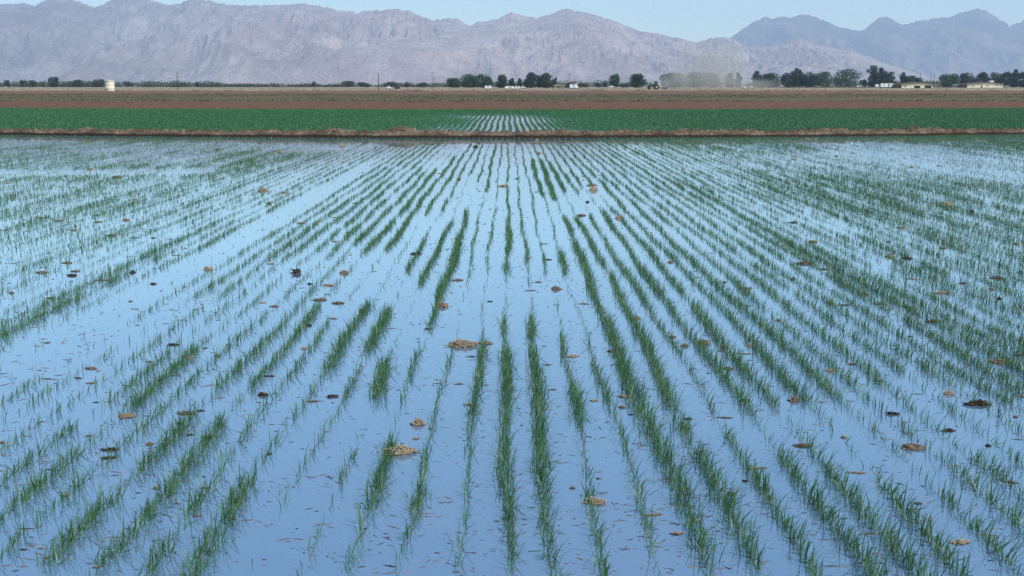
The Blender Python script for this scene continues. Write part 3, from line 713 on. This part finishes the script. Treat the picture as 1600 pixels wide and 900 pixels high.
def crown(bm_lobes, num, size, mat, parent, seed, name='crown'):
    r = np.random.default_rng(seed)
    wts = np.array([l[3]*l[4]*l[5] for l in bm_lobes])**(2/3); wts /= wts.sum()
    idx = r.choice(len(bm_lobes), num, p=wts); L = np.array(bm_lobes)[idx]
    u = r.normal(size=(num, 3)); u /= np.linalg.norm(u, axis=1)[:, None]
    rad = np.clip(1-np.abs(r.normal(0, .24, num)), .1, 1.0)+r.normal(0, .05, num)
    c = L[:, :3]+u*L[:, 3:6]*rad[:, None]
    c[:, 2] = np.maximum(c[:, 2], .15)
    a = r.normal(size=(num, 3)); a /= np.linalg.norm(a, axis=1)[:, None]
    b = np.cross(a, r.normal(size=(num, 3))); b /= np.linalg.norm(b, axis=1)[:, None]
    s = size*r.uniform(.6, 1.4, num)[:, None]
    V = np.stack([c-a*s, c-b*s*.6, c+a*s, c+b*s*.6], 1)
    t = np.clip(.5+.35*(fbm(c[:, 0]*.5+seed, c[:, 2]*.5+c[:, 1]*.3, 2, seed)-.5)*2+r.normal(0, .18, num), 0, 1)
    return mesh_np(name, V.reshape(-1, 3), [np.arange(num*4).reshape(-1, 4)], mat, parent, tint=np.repeat(t, 4))
def tree(name, x, ytop, wpx, ybase, kind, mat, label, group=None):
    p = gnd(x, ybase); Yd = p.y; top_ = at_Y(x, ytop, Yd)
    Ht = top_.z; Wd = wpx*Yd/F*(1.18 if name == 'tree' else 1.25); R = random.Random(int(x*7))
    root = empty(name, (p.x, p.y, .05)); tag(root, label, 'bush' if name == 'bush' else 'tree', group)
    m = MB(); tr = max(.06, Ht*.022); th = Ht*(.45 if kind != 'bush' else .3)
    m.tube((0, 0, -.2), (R.uniform(-.1, .1), 0, th), tr, tr*.6)
    lobes = []
    if kind == 'tall':
        ns = 7
        for i in range(ns):
            f = i/(ns-1); wf = Wd/2*(.55+.45*math.sin(math.pi*(.25+.62*f)))*(.55 if i == ns-1 else .8)
            lobes.append((R.uniform(-.25, .25)*Wd*.6, R.uniform(-.2, .2)*Wd*.5, Ht*(.18+.70*f), wf, wf, Ht*.13))
        lobes.append((R.uniform(-.15, .15)*Wd, 0, Ht*.92, Wd*.16, Wd*.16, Ht*.10)); lobes.append((0, 0, Ht*.16, Wd*.38, Wd*.3, Ht*.16))
    elif kind == 'round':
        lobes.append((0, 0, Ht*.50, Wd*.42, Wd*.38, Ht*.46)); lobes.append((0, 0, Ht*.22, Wd*.36, Wd*.30, Ht*.22))
        for i in range(9):
            a_ = R.uniform(0, 6.28); rr = R.uniform(.18, .36)*Wd; z = Ht*R.uniform(.25, .80)
            s_ = R.uniform(.14, .24)*Wd; rr *= 1-.55*max(0, z/Ht-.55)/.45
            lobes.append((math.cos(a_)*rr, math.sin(a_)*rr, z, s_, s_, min(s_, Ht*.2)))
    else:
        for i in range(6):
            lobes.append((R.uniform(-.34, .34)*Wd, R.uniform(-.2, .2)*Wd, Ht*R.uniform(.3, .62), Wd*R.uniform(.16, .28), Wd*.2, Ht*R.uniform(.26, .38)))
    for l in lobes[1:6]:
        m.tube((0, 0, th*.6), (l[0]*.8, l[1]*.8, max(th*.7, l[2]*.9)), tr*.5, tr*.2, 5)
    m.build('trunk', M_bark, root)
    num = int(np.clip(Ht*Wd*38, 400, 5000))
    crown(lobes, num, .30 if Ht > 5 else .22, M_leaf[mat], root, int(x*3)+1)
    return root
T = [
 ('bush', 12, 121.5, 8, 136.5, 'bush', 'd', 'first small dark tree at the far left end of the scrub line'),
 ('bush', 35, 123, 9, 136.5, 'bush', 'd', 'small rounded dark tree, second along the far left scrub line'),
 ('bush', 52, 124.5, 10, 136.5, 'bush', 'o', 'low olive tree, third along the far left scrub line'),
 ('tree', 84, 119.5, 17, 136.7, 'round', 'd', 'tallest leafy tree of the far left scrub, left of the cream tank'),
 ('bush', 65, 125.5, 10, 136.5, 'bush', 'o', 'low olive bush just left of the tallest tree in the left scrub'),
 ('tree', 122, 124, 18, 136.7, 'round', 'd', 'wide dark tree between the tallest left tree and the cream tank'),
 ('tree', 155, 123, 20, 136.7, 'round', 'o', 'olive tree standing right behind the left edge of the cream tank'),
 ('bush', 200, 126, 14, 136.5, 'bush', 'd', 'dark low tree just right of the cream tank'),
 ('bush', 311, 125.5, 8, 136.5, 'bush', 'd', 'small dark tree right of the tall left pole'),
 ('bush', 335, 127, 16, 136.5, 'bush', 'o', 'wide olive bush second right of the tall left pole'),
 ('bush', 491, 126, 7, 136.6, 'bush', 'd', 'small dark upright bush left of the middle pole'),
 ('bush', 543, 125, 17, 136.6, 'bush', 'o', 'wide olive bush between the small dark bush and the middle pole'),
 ('bush', 572, 127, 22, 136.8, 'bush', 'd', 'dark low bush at the left foot of the middle pole'),
 ('bush', 611, 126.5, 26, 137, 'bush', 'd', 'broad dark bush just right of the middle pole'),
 ('bush', 639, 126.5, 10, 137, 'bush', 'd', 'small round dark bush right of the broad one by the middle pole'),
 ('bush', 661, 127.5, 18, 137, 'bush', 'd', 'low bush just left of the twin poles'),
 ('tree', 710, 121, 25, 137.6, 'round', 'g', 'left and lowest tree of the big green clump by the twin poles'),
 ('tree', 733, 114.5, 30, 137.8, 'round', 'g', 'middle and tallest tree of the big green clump by the twin poles'),
 ('tree', 755, 115, 28, 138, 'round', 'g', 'right round-headed tree of the big green clump by the twin poles'),
 ('tree', 784, 116.5, 18, 138, 'tall', 'd', 'peaked dark tree right of the big green clump'),
 ('tree', 800, 122.5, 11, 138, 'tall', 'd', 'small dark tree between two peaked dark trees at the middle'),
 ('tree', 812, 122, 8, 138, 'tall', 'd', 'slim dark tree touching the left of the spired tree behind white trailers'),
 ('tree', 829, 113, 22, 138, 'tall', 'd', 'spired dark tree behind the row of white trailers'),
 ('tree', 842, 118, 8, 138, 'tall', 'd', 'slim dark tree between the spired tree and the tree behind the tan shed'),
 ('tree', 853, 114, 24, 138, 'tall', 'd', 'dense dark tree left of and behind the tan shed'),
 ('tree', 867, 121.5, 9, 138, 'tall', 'd', 'small dark tree directly behind the tan shed'),
 ('bush', 889, 128, 16, 138, 'bush', 'd', 'dark bush behind the pole by the white vans'),
 ('bush', 909, 128, 17, 137.6, 'bush', 'o', 'olive bush right of the two white vans'),
 ('bush', 931, 128.5, 14, 137.2, 'bush', 'd', 'low dark bush midway between the white vans and the round tree'),
 ('bush', 945, 126, 8, 137.2, 'bush', 'd', 'small upright bush at the left of the lone round tree'),
 ('tree', 960, 114.5, 18, 137.3, 'round', 'g', 'lone round tree on a clear stem, left of the flat-topped tree'),
 ('bush', 975, 129, 14, 137.3, 'bush', 'd', 'low dark bush between the lone round tree and the flat-topped tree'),
 ('tree', 996, 114, 26, 137.8, 'round', 'd', 'flat-topped dark tree standing left of the tractor'),
 ('tree', 1050, 111, 42, 137.4, 'round', 'g', 'broad tree half veiled by dust, right of the tractor'),
 ('tree', 1090, 110.5, 44, 137.4, 'round', 'g', 'broad tree wholly veiled by pale dust'),
 ('tree', 1112, 113, 22, 137.4, 'round', 'g', 'right-hand tree at the edge of the pale dust'),
 ('tree', 1140, 114.5, 16, 137, 'tall', 'd', 'left of two hazy trees between the dust and the long grove'),
 ('tree', 1153, 114, 11, 137, 'tall', 'd', 'right of two hazy trees between the dust and the long grove'),
 ('bush', 1170, 129, 10, 137, 'bush', 'd', 'low hazy bush at the left end of the long grove'),
 ('tree', 1181, 111, 13, 137, 'tall', 'd', 'slim tall tree at the left end of the long grove'),
 ('tree', 1191, 115, 18, 137, 'round', 'd', 'dark tree second from the left end of the long grove'),
 ('tree', 1207, 112.5, 26, 137, 'round', 'g', 'rounded green tree, third from the left end of the long grove'),
 ('tree', 1229, 112.5, 20, 137, 'round', 'd', 'dark tree behind the white trailer in the long grove'),
 ('tree', 1243, 107, 15, 137, 'tall', 'd', 'highest spire in the middle of the long grove'),
 ('tree', 1251, 109, 11, 137, 'tall', 'd', 'slim spire just right of the highest spire in the long grove'),
 ('tree', 1263, 111, 22, 137, 'round', 'd', 'dark tree left of and behind the white gabled cottage'),
 ('tree', 1285, 110, 30, 137, 'round', 'g', 'green tree standing directly behind the white gabled cottage'),
 ('tree', 1321, 107, 42, 137, 'round', 'g', 'biggest dome-shaped tree at the right end of the long grove'),
 ('bush', 1348, 123.5, 12, 136.8, 'bush', 'd', 'low bush in the gap right of the dome-shaped tree'),
 ('tree', 1364, 103, 19, 137, 'tall', 'd', 'tallest dark tree of all, left of the long white trailer'),
 ('tree', 1376, 106, 15, 137, 'tall', 'd', 'dark tree joined to the right of the tallest tree'),
 ('tree', 1389, 112.5, 20, 137, 'tall', 'd', 'dark tree behind the long white trailer'),
 ('tree', 1410, 112.5, 10, 137, 'tall', 'd', 'slim dark tree left of the ridge of the cream garage'),
 ('tree', 1420, 117, 24, 137, 'round', 'd', 'dark tree behind the left half of the cream garage'),
 ('tree', 1436, 120, 14, 137, 'round', 'd', 'dark low tree behind the ridge of the cream garage'),
 ('tree', 1483, 114.5, 30, 137, 'round', 'g', 'rounded green tree behind the grey shed'),
 ('tree', 1510, 112, 24, 137, 'round', 'd', 'dark tree behind the dark gable of the long cream house'),
 ('tree', 1534, 112, 22, 137, 'round', 'd', 'dark tree behind the left half of the long cream house'),
 ('tree', 1556, 112.5, 24, 137, 'round', 'd', 'dark tree behind the roof box of the long cream house'),
 ('tree', 1572, 110.5, 18, 137, 'round', 'd', 'dark tree at the right end of the long cream house'),
 ('tree', 1585, 108.5, 14, 137, 'tall', 'd', 'spired dark tree right of the long cream house'),
 ('tree', 1599, 110.5, 20, 137, 'round', 'd', 'dark tree cut by the right border of the picture'),
]
for t in T: tree(*t, group='trees along the far edge of the pasture')
# a low far-off scrub that reads as one mass
lob = []
R = random.Random(3)
for i in range(620):
    x = R.uniform(-60, 1680)
    if 1000 < x < 1170 and R.random() < .6: continue
    yb = R.uniform(135.9, 136.6); p = gnd(x, yb); hgt = R.uniform(1.6, 4.4)*(1.15 if x < 330 else .8 if x < 690 else 1.25)
    wd_ = R.uniform(3, 8)
    lob.append((p.x, p.y, hgt*.45, wd_, wd_*.6, hgt*.55))
sc = crown(lob, 64000, .42, M_leaf['o'], None, 77, 'far_scrub'); tag(sc, 'low far-off scrub behind the pasture', 'scrub', kind='stuff')

# ------------------------------------------------------------------ farm buildings, tank, poles, vehicles
def paint(name, c, rough=.6): 
    c2 = tuple(v_*.88 for v_ in c); return noisy(name, c2, c, 1.5, rough, .3, p0=.3, p1=.6)
M_cream = paint('cream_wall', (.78, .70, .50)); M_white = paint('white_paint', (.82, .81, .78)); M_roof = paint('brown_roof', (.16, .10, .065), .9)
M_dark = noisy('dark_opening', (.02, .016, .014), (.04, .03, .025), 2); M_glass = NT('window_glass').set(.15, .5, (.03, .04, .05)).m
M_tan = paint('tan_wall', (.46, .38, .26)); M_grey = paint('grey_metal', (.34, .36, .38)); M_rubber = NT('rubber').set(.8, .2, (.02, .02, .02)).m
M_wood = noisy('pole_wood', (.05, .04, .03), (.10, .08, .06), 5); M_tank = noisy('cream_tank', (.74, .66, .50), (.84, .77, .62), 1.2, .5, .3)
M_red = paint('dark_red', (.10, .035, .025)); M_black = paint('black_paint', (.035, .033, .032), .4); M_tgreen = paint('tractor_green', (.03, .075, .035), .4); M_steel = paint('steel', (.25, .25, .26))

# tank
p = gnd(172, 143.2); t_ = at_Y(172, 125, p.y); hT = t_.z; wT = 14*p.y/F
root = empty('storage_tank', (p.x, p.y, 0.0)); tag(root, 'upright cream storage tank standing alone on the far left field edge', 'tank')
m = MB(); r_ = wT/2
m.lathe([(r_*.98, 0.0), (r_, .03), (r_, hT*.30), (r_*1.012, hT*.31), (r_, hT*.32), (r_, hT*.63), (r_*1.012, hT*.64), (r_, hT*.65), (r_, hT*.95), (r_*1.02, hT*.955), (r_*1.02, hT*.965)], 48); m.build('shell', M_tank, root, True)
m = MB(); m.lathe([(r_*1.015, hT*.966), (r_*.6, hT*.99), (r_*.1, hT*1.0)], 32); l_ = m.build('lid', M_tank, root)
m = MB(); m.tube((0, 0, hT*.99), (0, 0, hT*1.02), .18, .18, 12); m.build('hatch', M_tank, root)
m = MB(); m.tube((r_*.55, -r_*.86, .25), (r_*.6, -r_*1.15, .2), .05, .05, 8); m.build('outlet_pipe', M_steel, root)
m = MB(); m.lathe([(r_*1.12, -.1), (r_*1.12, .06), (.2, .06)], 32); m.build('base_pad', M_grey, root)

# poles
def pole(x, ytop, ybase, label, arms=1, D=None):
    p = gnd(x, ybase) if D is None else at_Y(x, ybase, D); hP = at_Y(x, ytop, p.y).z
    root = empty('utility_pole', (p.x, p.y, 0)); tag(root, label, 'utility pole', 'utility poles on the plain')
    m = MB(); m.tube((0, 0, -.2), (0, 0, hP), .13, .09, 10); m.build('shaft', M_wood, root)
    for i in range(arms):
        z = hP-.35-.9*i; m = MB(); m.box((0, -.16, z), (1.7, .10, .11)); ca_ = m.build('crossarm', M_wood, root)
        for s in (-.75, -.35, .35, .75):
            m = MB(); m.lathe([(.03, .07), (.06, .12), (.04, .2)], 8, (s, -.16, z)); m.build('insulator', M_grey, ca_)
pole(278, 113, 141.3, 'tall wooden utility pole on the left plain, right of the cream tank', 0)
pole(240, 119, 137.2, 'faint distant pole between the cream tank and the tall left pole', 0)
pole(592, 115, 142.5, 'lone wooden pole at the middle of the plain, left of the big green clump', 0)
pole(675.5, 112, 139.5, 'taller left pole of the twin poles beside the big green clump', 1)
pole(679.5, 119, 138, 'shorter right pole of the twin poles beside the big green clump', 1)
pole(863, 117, 139.3, 'thin pole before the tan shed', 0)
pole(890, 115.5, 139.2, 'pole rising behind the two white vans', 1)
pole(1388, 119.5, 138, 'thin pole before the dark trees by the long white trailer', 0)
pole(1437, 115, 136.8, 'left of three faint poles beyond the cream garage', 1)
pole(1453, 113.5, 136.8, 'middle of three faint poles beyond the cream garage', 1)
pole(1458.5, 115, 136.8, 'right of three faint poles beyond the cream garage', 1)

# gable-fronted low houses
def gable_house(name, x0, x1, ybase, yeave, yridge, xr, depth, label, openings, wallmat, roofmat=None, dark_end=False, cat='house'):
    p0 = gnd(x0, ybase); Yd = p0.y; p1 = at_Y(x1, ybase, Yd); W = p1.x-p0.x; hE = at_Y(x0, yeave, Yd).z; hR = at_Y(xr, yridge, Yd).z
    sx_ = Yd/F; rx = (xr-x0)*sx_
    root = empty(name, (p0.x, Yd, .1)); tag(root, label, cat)
    m = MB(); m.prism([(0, 0), (W, 0), (W, hE), (rx, hR-.1), (0, hE)], 0, depth); wl = m.build('wall', wallmat, root)
    m = MB(); e = .6; th = .28
    sl_ = (hR-hE)/rx; sr_ = (hR-hE)/(W-rx)
    m.prism([(-e, hE-e*sl_), (rx, hR), (rx, hR+th), (-e, hE-e*sl_+th)], -.7, depth+.7)
    m.prism([(rx+.003, hR), (W+e, hE-e*sr_), (W+e, hE-e*sr_+th), (rx+.003, hR+th)], -.7, depth+.7)
    rf = m.build('roof', roofmat or M_roof, root)
    for (kind, a, b, ya, yb) in openings:
        xa, xb = (a-x0)*sx_, (b-x0)*sx_; za, zb = max(.02, at_Y(a, ya, Yd).z), at_Y(a, yb, Yd).z
        m = MB(); m.box(((xa+xb)/2, -.02, (za+zb)/2), (xb-xa, .06, zb-za))
        if kind == 'window':
            o_ = m.build('window', M_glass, root); m2 = MB(); t2 = .1
            m2.box(((xa+xb)/2, -.06, zb+t2/2), (xb-xa+2*t2, .08, t2)); m2.box(((xa+xb)/2, -.06, za-t2/2), (xb-xa+2*t2, .08, t2))
            m2.build('frame', M_white, o_)
        else: m.build(kind, M_dark, root)
    if dark_end:
        m = MB(); m.box((-1.1, depth*.4, hE*.42), (2.0, depth*.7, hE*.84)); m.build('shaded_end', M_red, root)  # added box; its dark red paints the shade on the left end wall
    return root, W, hE, hR, sx_, Yd
gable_house('garage', 1408.5, 1457, 138.4, 132.3, 129.4, 1437, 11, 'low cream garage with two dark openings under a shallow brown gable', [('doorway', 1428, 1437.5, 138.4, 134.1), ('doorway', 1444, 1454.5, 138.4, 134.1), ('window', 1413, 1415.5, 136, 134.5)], M_cream, dark_end=True, cat='garage')
root, W, hE, hR, sx_, Yd = gable_house('house', 1511, 1567.5, 137.6, 131.9, 129.2, 1545, 12, 'long cream house with small windows and a box on its brown roof', [('window', 1541, 1544, 134.5, 132.8), ('window', 1555.5, 1557.5, 134, 132.2), ('window', 1519, 1521, 135, 133.4), ('door', 1532, 1534, 137.6, 133.4)], M_cream, dark_end=True)
m = MB(); m.box(((1551-1511)*sx_, 3, hR+.55), (6*sx_, 2.0, 1.0)); m.box(((1551-1511)*sx_, 3, hR+1.08), (6.4*sx_, 2.2, .08)); m.build('roof_cooler', M_white, root)
gable_house('cottage', 1275, 1289, 137, 132.5, 128.6, 1281, 6, 'small white gabled cottage with a pale yellow roof before the long grove', [('door', 1284, 1286, 137, 133.6)], M_white, paint('yellow_roof', (.72, .66, .38)))
gable_house('shed', 867, 881, 138.8, 134.4, 133.0, 874, 6, 'tan shed with a shallow roof below the dark trees at the middle', [('doorway', 871, 873.5, 138.8, 135.6)], M_tan, M_tan, cat='shed')
gable_house('open_shed', 881.5, 889, 137.8, 134.4, 134.0, 884, 5, 'low grey flat-roofed shelter right of the tan shed', [('doorway', 882.5, 888, 137.8, 135.2)], M_grey, M_grey, cat='shed')
gable_house('shed', 1495, 1507, 137.4, 133.2, 132.4, 1501, 6, 'grey low shed left of the long cream house', [('doorway', 1498, 1501, 137.4, 134.4)], M_grey, M_grey, cat='shed')
gable_house('shed', 1460, 1481, 137, 132.4, 131.7, 1470, 5, 'long low tan shed right of the cream garage', [('doorway', 1473, 1477, 137, 133.6)], M_tan, M_grey, cat='shed')

# trailers (mobile homes)
def trailer(x0, x1, ybase, ytop, label):
    p0 = gnd(x0, ybase); Yd = p0.y; W = (x1-x0)*Yd/F; Ht = at_Y(x0, ytop, Yd).z
    root = empty('trailer_home', (p0.x+W/2, Yd, .1)); tag(root, label, 'trailer')
    zb = min(.55, Ht*.2); D = 2.6
    m = MB(); c = .25
    m.prism([(-W/2, zb), (W/2, zb), (W/2, Ht-c), (W/2-c, Ht), (-W/2+c, Ht), (-W/2, Ht-c)], -D/2, D/2); m.build('body', M_white, root)
    nW = max(1, int(W/2.4))
    for i in range(nW):
        xx_ = -W/2+W*(i+.5)/nW; m = MB(); m.box((xx_, -D/2-.01, zb+(Ht-zb)*.62), (min(.9, W/nW*.4), .05, (Ht-zb)*.26)); m.build('window', M_glass, root)
    if W > 3: m = MB(); m.box((W*.12, -D/2-.012, zb+(Ht-zb)*.40), (.75, .05, (Ht-zb)*.74)); m.build('door', M_grey, root)
    for s in (-.28, .28):
        m = MB(); m.tube((W*s, -D/2+.1, .3), (W*s, -D/2+.35, .3), .32, .32, 14); m.build('wheel', M_rubber, root)
trailer(757.5, 767.5, 139.3, 134.2, 'white camper trailer at the right foot of the big green clump')
trailer(789, 803, 139.2, 135.0, 'left long white trailer in the row below the spired tree')
trailer(804.5, 813, 139.2, 135.2, 'right short white trailer in the row below the spired tree')
trailer(1220, 1228.5, 136.9, 132.4, 'white trailer in front of the left part of the long grove')
trailer(1375.5, 1394, 137.4, 130.6, 'long white trailer home left of the cream garage')
trailer(1396, 1403.5, 137.4, 131.2, 'short white trailer between the long white trailer home and cream garage')

# vehicles
def vehicle(x, ybase, wpx, label, mat, van=False, name='parked_car', side=True):
    p = gnd(x, ybase); L = wpx*p.y/F; Wd = 1.75
    L = max(L, 1.7)
    root = empty(name, (p.x, p.y, .1)); tag(root, label, 'van' if van else 'car')
    if van: pr = [(-.5, .16), (.5, .16), (.5, .52), (.42, .60), (.34, .98), (.30, 1.0), (-.48, 1.0), (-.5, .96)]; hh_ = 2.0
    else: pr = [(-.5, .22), (.5, .22), (.5, .50), (.46, .56), (.26, .60), (.12, .97), (.06, 1.0), (-.22, 1.0), (-.28, .97), (-.38, .64), (-.49, .60)]; hh_ = 1.45
    m = MB(); m.prism([(a*L, b*hh_) for a, b in pr], -Wd/2, Wd/2); m.build('body', mat, root)
    m = MB()
    if van: m.prism([(.26*L, .62*hh_), (.40*L, .62*hh_), (.335*L, .92*hh_), (.26*L, .92*hh_)], -Wd/2-.01, -Wd/2+.04)
    else: m.prism([(-.34*L, .64*hh_), (.22*L, .64*hh_), (.10*L, .93*hh_), (-.25*L, .93*hh_)], -Wd/2-.01, -Wd/2+.04)
    m.build('side_window', M_glass, root)
    for s in (-.30, .30):
        for e in (-1, 1):
            m = MB(); m.tube((s*L, e*(Wd/2-.18), .31), (s*L, e*(Wd/2+.02), .31), .31, .31, 16); m.build('wheel', M_rubber, root)
vehicle(893.3, 139.4, 5.5, 'left of two white vans parked right of the tan shed', M_white, True, 'parked_van')
vehicle(900.2, 139.4, 6.2, 'right of two white vans parked right of the tan shed', M_white, True, 'parked_van')
vehicle(817.5, 139.1, 7, 'white car at the right end of the row below the spired tree', M_white)
vehicle(607.5, 140.4, 8, 'small white car on the dry pasture right of the middle pole', M_white)
vehicle(621, 140.0, 8, 'small black car right of a white car on the dry pasture', M_black)
vehicle(956, 137.6, 9, 'white car under the lone round tree', M_white)
vehicle(1163, 138.6, 8, 'left of two white cars on the pasture left of the long grove', M_white)
vehicle(1174, 138.6, 6, 'right and smaller of two white cars left of the long grove', M_white)
vehicle(1250, 136.9, 12, 'pale car parked left of the white gabled cottage', M_white)
vehicle(1340.5, 136.6, 5, 'white car below the right edge of the dome-shaped tree', M_white)
vehicle(1370, 137.2, 5, 'white van just left of the long white trailer home', M_white, True, 'parked_van')
vehicle(1488, 137.2, 6, 'black car between the grey shed and the long tan shed', M_black)
vehicle(1573, 137.2, 7, 'pale car at the right end of the long cream house', M_grey)

# tractor raising the dust
p = gnd(1022, 140.2); u_ = p.y/F
root = empty('tractor', (p.x, p.y, .1)); tag(root, 'dark green tractor pulling a dark harrow, dust rising behind it', 'tractor')
m = MB(); m.prism([(-2.6, .9), (-.2, .9), (-.2, 1.9), (-.5, 2.05), (-2.45, 1.85), (-2.6, 1.6)], -.45, .45); m.build('hood', M_tgreen, root)
m = MB(); m.box((.6, 0, 1.25), (1.7, 1.1, .7)); m.build('body', M_tgreen, root)
m = MB(); m.prism([(-.15, 1.6), (1.3, 1.6), (1.2, 3.0), (.0, 3.0)], -.7, .7); cab = m.build('cab', M_glass, root)
m = MB(); m.box((.6, 0, 3.06), (1.5, 1.6, .12)); m.build('cab_roof', M_tgreen, root)
m = MB(); m.tube((-1.2, .2, 1.9), (-1.2, .2, 2.9), .06, .06); m.build('exhaust', M_dark, root)
for e in (-1, 1):
    m = MB(); m.tube((.8, e*.65, .95), (.8, e*1.15, .95), .95, .95, 24); wh = m.build('rear_wheel', M_rubber, root)
    m = MB(); m.tube((.8, e*1.10, .95), (.8, e*1.17, .95), .45, .40, 16); m.build('rim', M_tan, wh)
    m = MB(); m.tube((-2.0, e*.6, .55), (-2.0, e*.95, .55), .55, .55, 20); m.build('front_wheel', M_rubber, root)
m = MB(); m.box((4.0, 0, .75), (2.6, 4.0, .16)); m.box((2.2, 0, .75), (1.2, .16, .16))
for i in range(9): m.tube((4.0, -1.9+i*.475, .72), (3.8, -1.9+i*.475, .0), .05, .03, 6)
m.box((4.9, 0, .55), (.25, 4.0, .5)); m.build('harrow', M_red, root)

# low dark ditch bank before the long grove
M_ditch = noisy('ditch_bank_soil', (.055, .05, .04), (.10, .085, .065), .6)
pa, pb = gnd(1165, 137.9), gnd(1410, 137.9)
xs = np.linspace(pa.x, pb.x, 260)
ZZ = []
for v_, z_ in ((-.9, -.1), (-.3, .55), (.3, .6), (1.0, -.1)):
    ZZ.append(np.stack([xs, pa.y+12+v_+0*xs, z_+.12*(vnoise(xs*.8, xs*0+v_*3, 4)-.5)*(z_ > 0)], -1))
tag(mesh_np('ditch_bank', np.concatenate(ZZ), [grid_faces(260, 4)], M_ditch), kind='structure')

# ------------------------------------------------------------------ dust behind the tractor and haze over everything
def vol_mat(name, color, dens, noise=None, aniso=.2):
    mt = bpy.data.materials.new(name); mt.use_nodes = True; t = mt.node_tree; t.nodes.clear()
    out = t.nodes.new('ShaderNodeOutputMaterial'); pv = t.nodes.new('ShaderNodeVolumePrincipled')
    pv.inputs['Color'].default_value = (*color, 1); pv.inputs['Density'].default_value = dens; pv.inputs['Anisotropy'].default_value = aniso
    t.links.new(pv.outputs[0], out.inputs['Volume'])
    return mt
p = gnd(1100, 138.6); u_ = p.y/F
DL = [((x-1100)*u_, dy, z, a, b, c, g) for x, dy, z, a, b, c, g in (
    (1046, 0, 2.5, 8, 8, 5, .8), (1070, 0, 4, 13, 9, 8, 1.0), (1100, 0, 4.5, 16, 10, 10, 1.0), (1128, 1, 4, 15, 10, 8, .8), (1165, 0, 2, 22, 9, 4, .5), (1112, 2, 11, 24, 10, 17, .5))]
mt = bpy.data.materials.new('dust'); mt.use_nodes = True; t = mt.node_tree; t.nodes.clear()
out = t.nodes.new('ShaderNodeOutputMaterial'); pv = t.nodes.new('ShaderNodeVolumePrincipled'); tc = t.nodes.new('ShaderNodeTexCoord')
pv.inputs['Color'].default_value = (.82, .78, .71, 1); pv.inputs['Anisotropy'].default_value = .1
tot = None
for (x, y, z, a, b, c, g) in DL:
    su = t.nodes.new('ShaderNodeVectorMath'); su.operation = 'SUBTRACT'; su.inputs[1].default_value = (x, y, z); t.links.new(tc.outputs['Object'], su.inputs[0])
    di = t.nodes.new('ShaderNodeVectorMath'); di.operation = 'DIVIDE'; di.inputs[1].default_value = (a, b, c); t.links.new(su.outputs[0], di.inputs[0])
    le = t.nodes.new('ShaderNodeVectorMath'); le.operation = 'LENGTH'; t.links.new(di.outputs[0], le.inputs[0])
    mr = t.nodes.new('ShaderNodeMapRange'); mr.interpolation_type = 'SMOOTHSTEP'
    for k_, v_ in (('From Min', 0.), ('From Max', 1.), ('To Min', g), ('To Max', 0.)): mr.inputs[k_].default_value = v_
    t.links.new(le.outputs['Value'], mr.inputs['Value'])
    if tot is None: tot = mr.outputs[0]
    else:
        ad = t.nodes.new('ShaderNodeMath'); ad.operation = 'MAXIMUM'; t.links.new(tot, ad.inputs[0]); t.links.new(mr.outputs[0], ad.inputs[1]); tot = ad.outputs[0]
nz = t.nodes.new('ShaderNodeTexNoise'); nz.inputs['Scale'].default_value = .10; nz.inputs['Detail'].default_value = 2; t.links.new(tc.outputs['Object'], nz.inputs['Vector'])
mr = t.nodes.new('ShaderNodeMapRange')
for k_, v_ in (('From Min', .3), ('From Max', .65), ('To Min', .13), ('To Max', .20)): mr.inputs[k_].default_value = v_
t.links.new(nz.outputs['Fac'], mr.inputs['Value'])
mu = t.nodes.new('ShaderNodeMath'); mu.operation = 'MULTIPLY'; t.links.new(tot, mu.inputs[0]); t.links.new(mr.outputs[0], mu.inputs[1])
t.links.new(mu.outputs[0], pv.inputs['Density']); t.links.new(pv.outputs[0], out.inputs['Volume'])
m = MB(); m.box((2, 0, 14.4), (76, 24, 29)); o = m.build('dust', mt); o.location = p
tag(o, 'pale dust drifting behind the tractor before the broad trees', 'dust', kind='stuff')

M_haze = vol_mat('haze', (.62, .78, 1.0), 9.2e-5, aniso=.0)
m = MB(); m.box((0, 8000-30, 650-.85), (40000, 17000, 1301.5))
hz = m.build('haze', M_haze); tag(hz, 'thin pale blue air over the whole plain', 'haze', kind='stuff')
hz.location = (0, 0, 0)
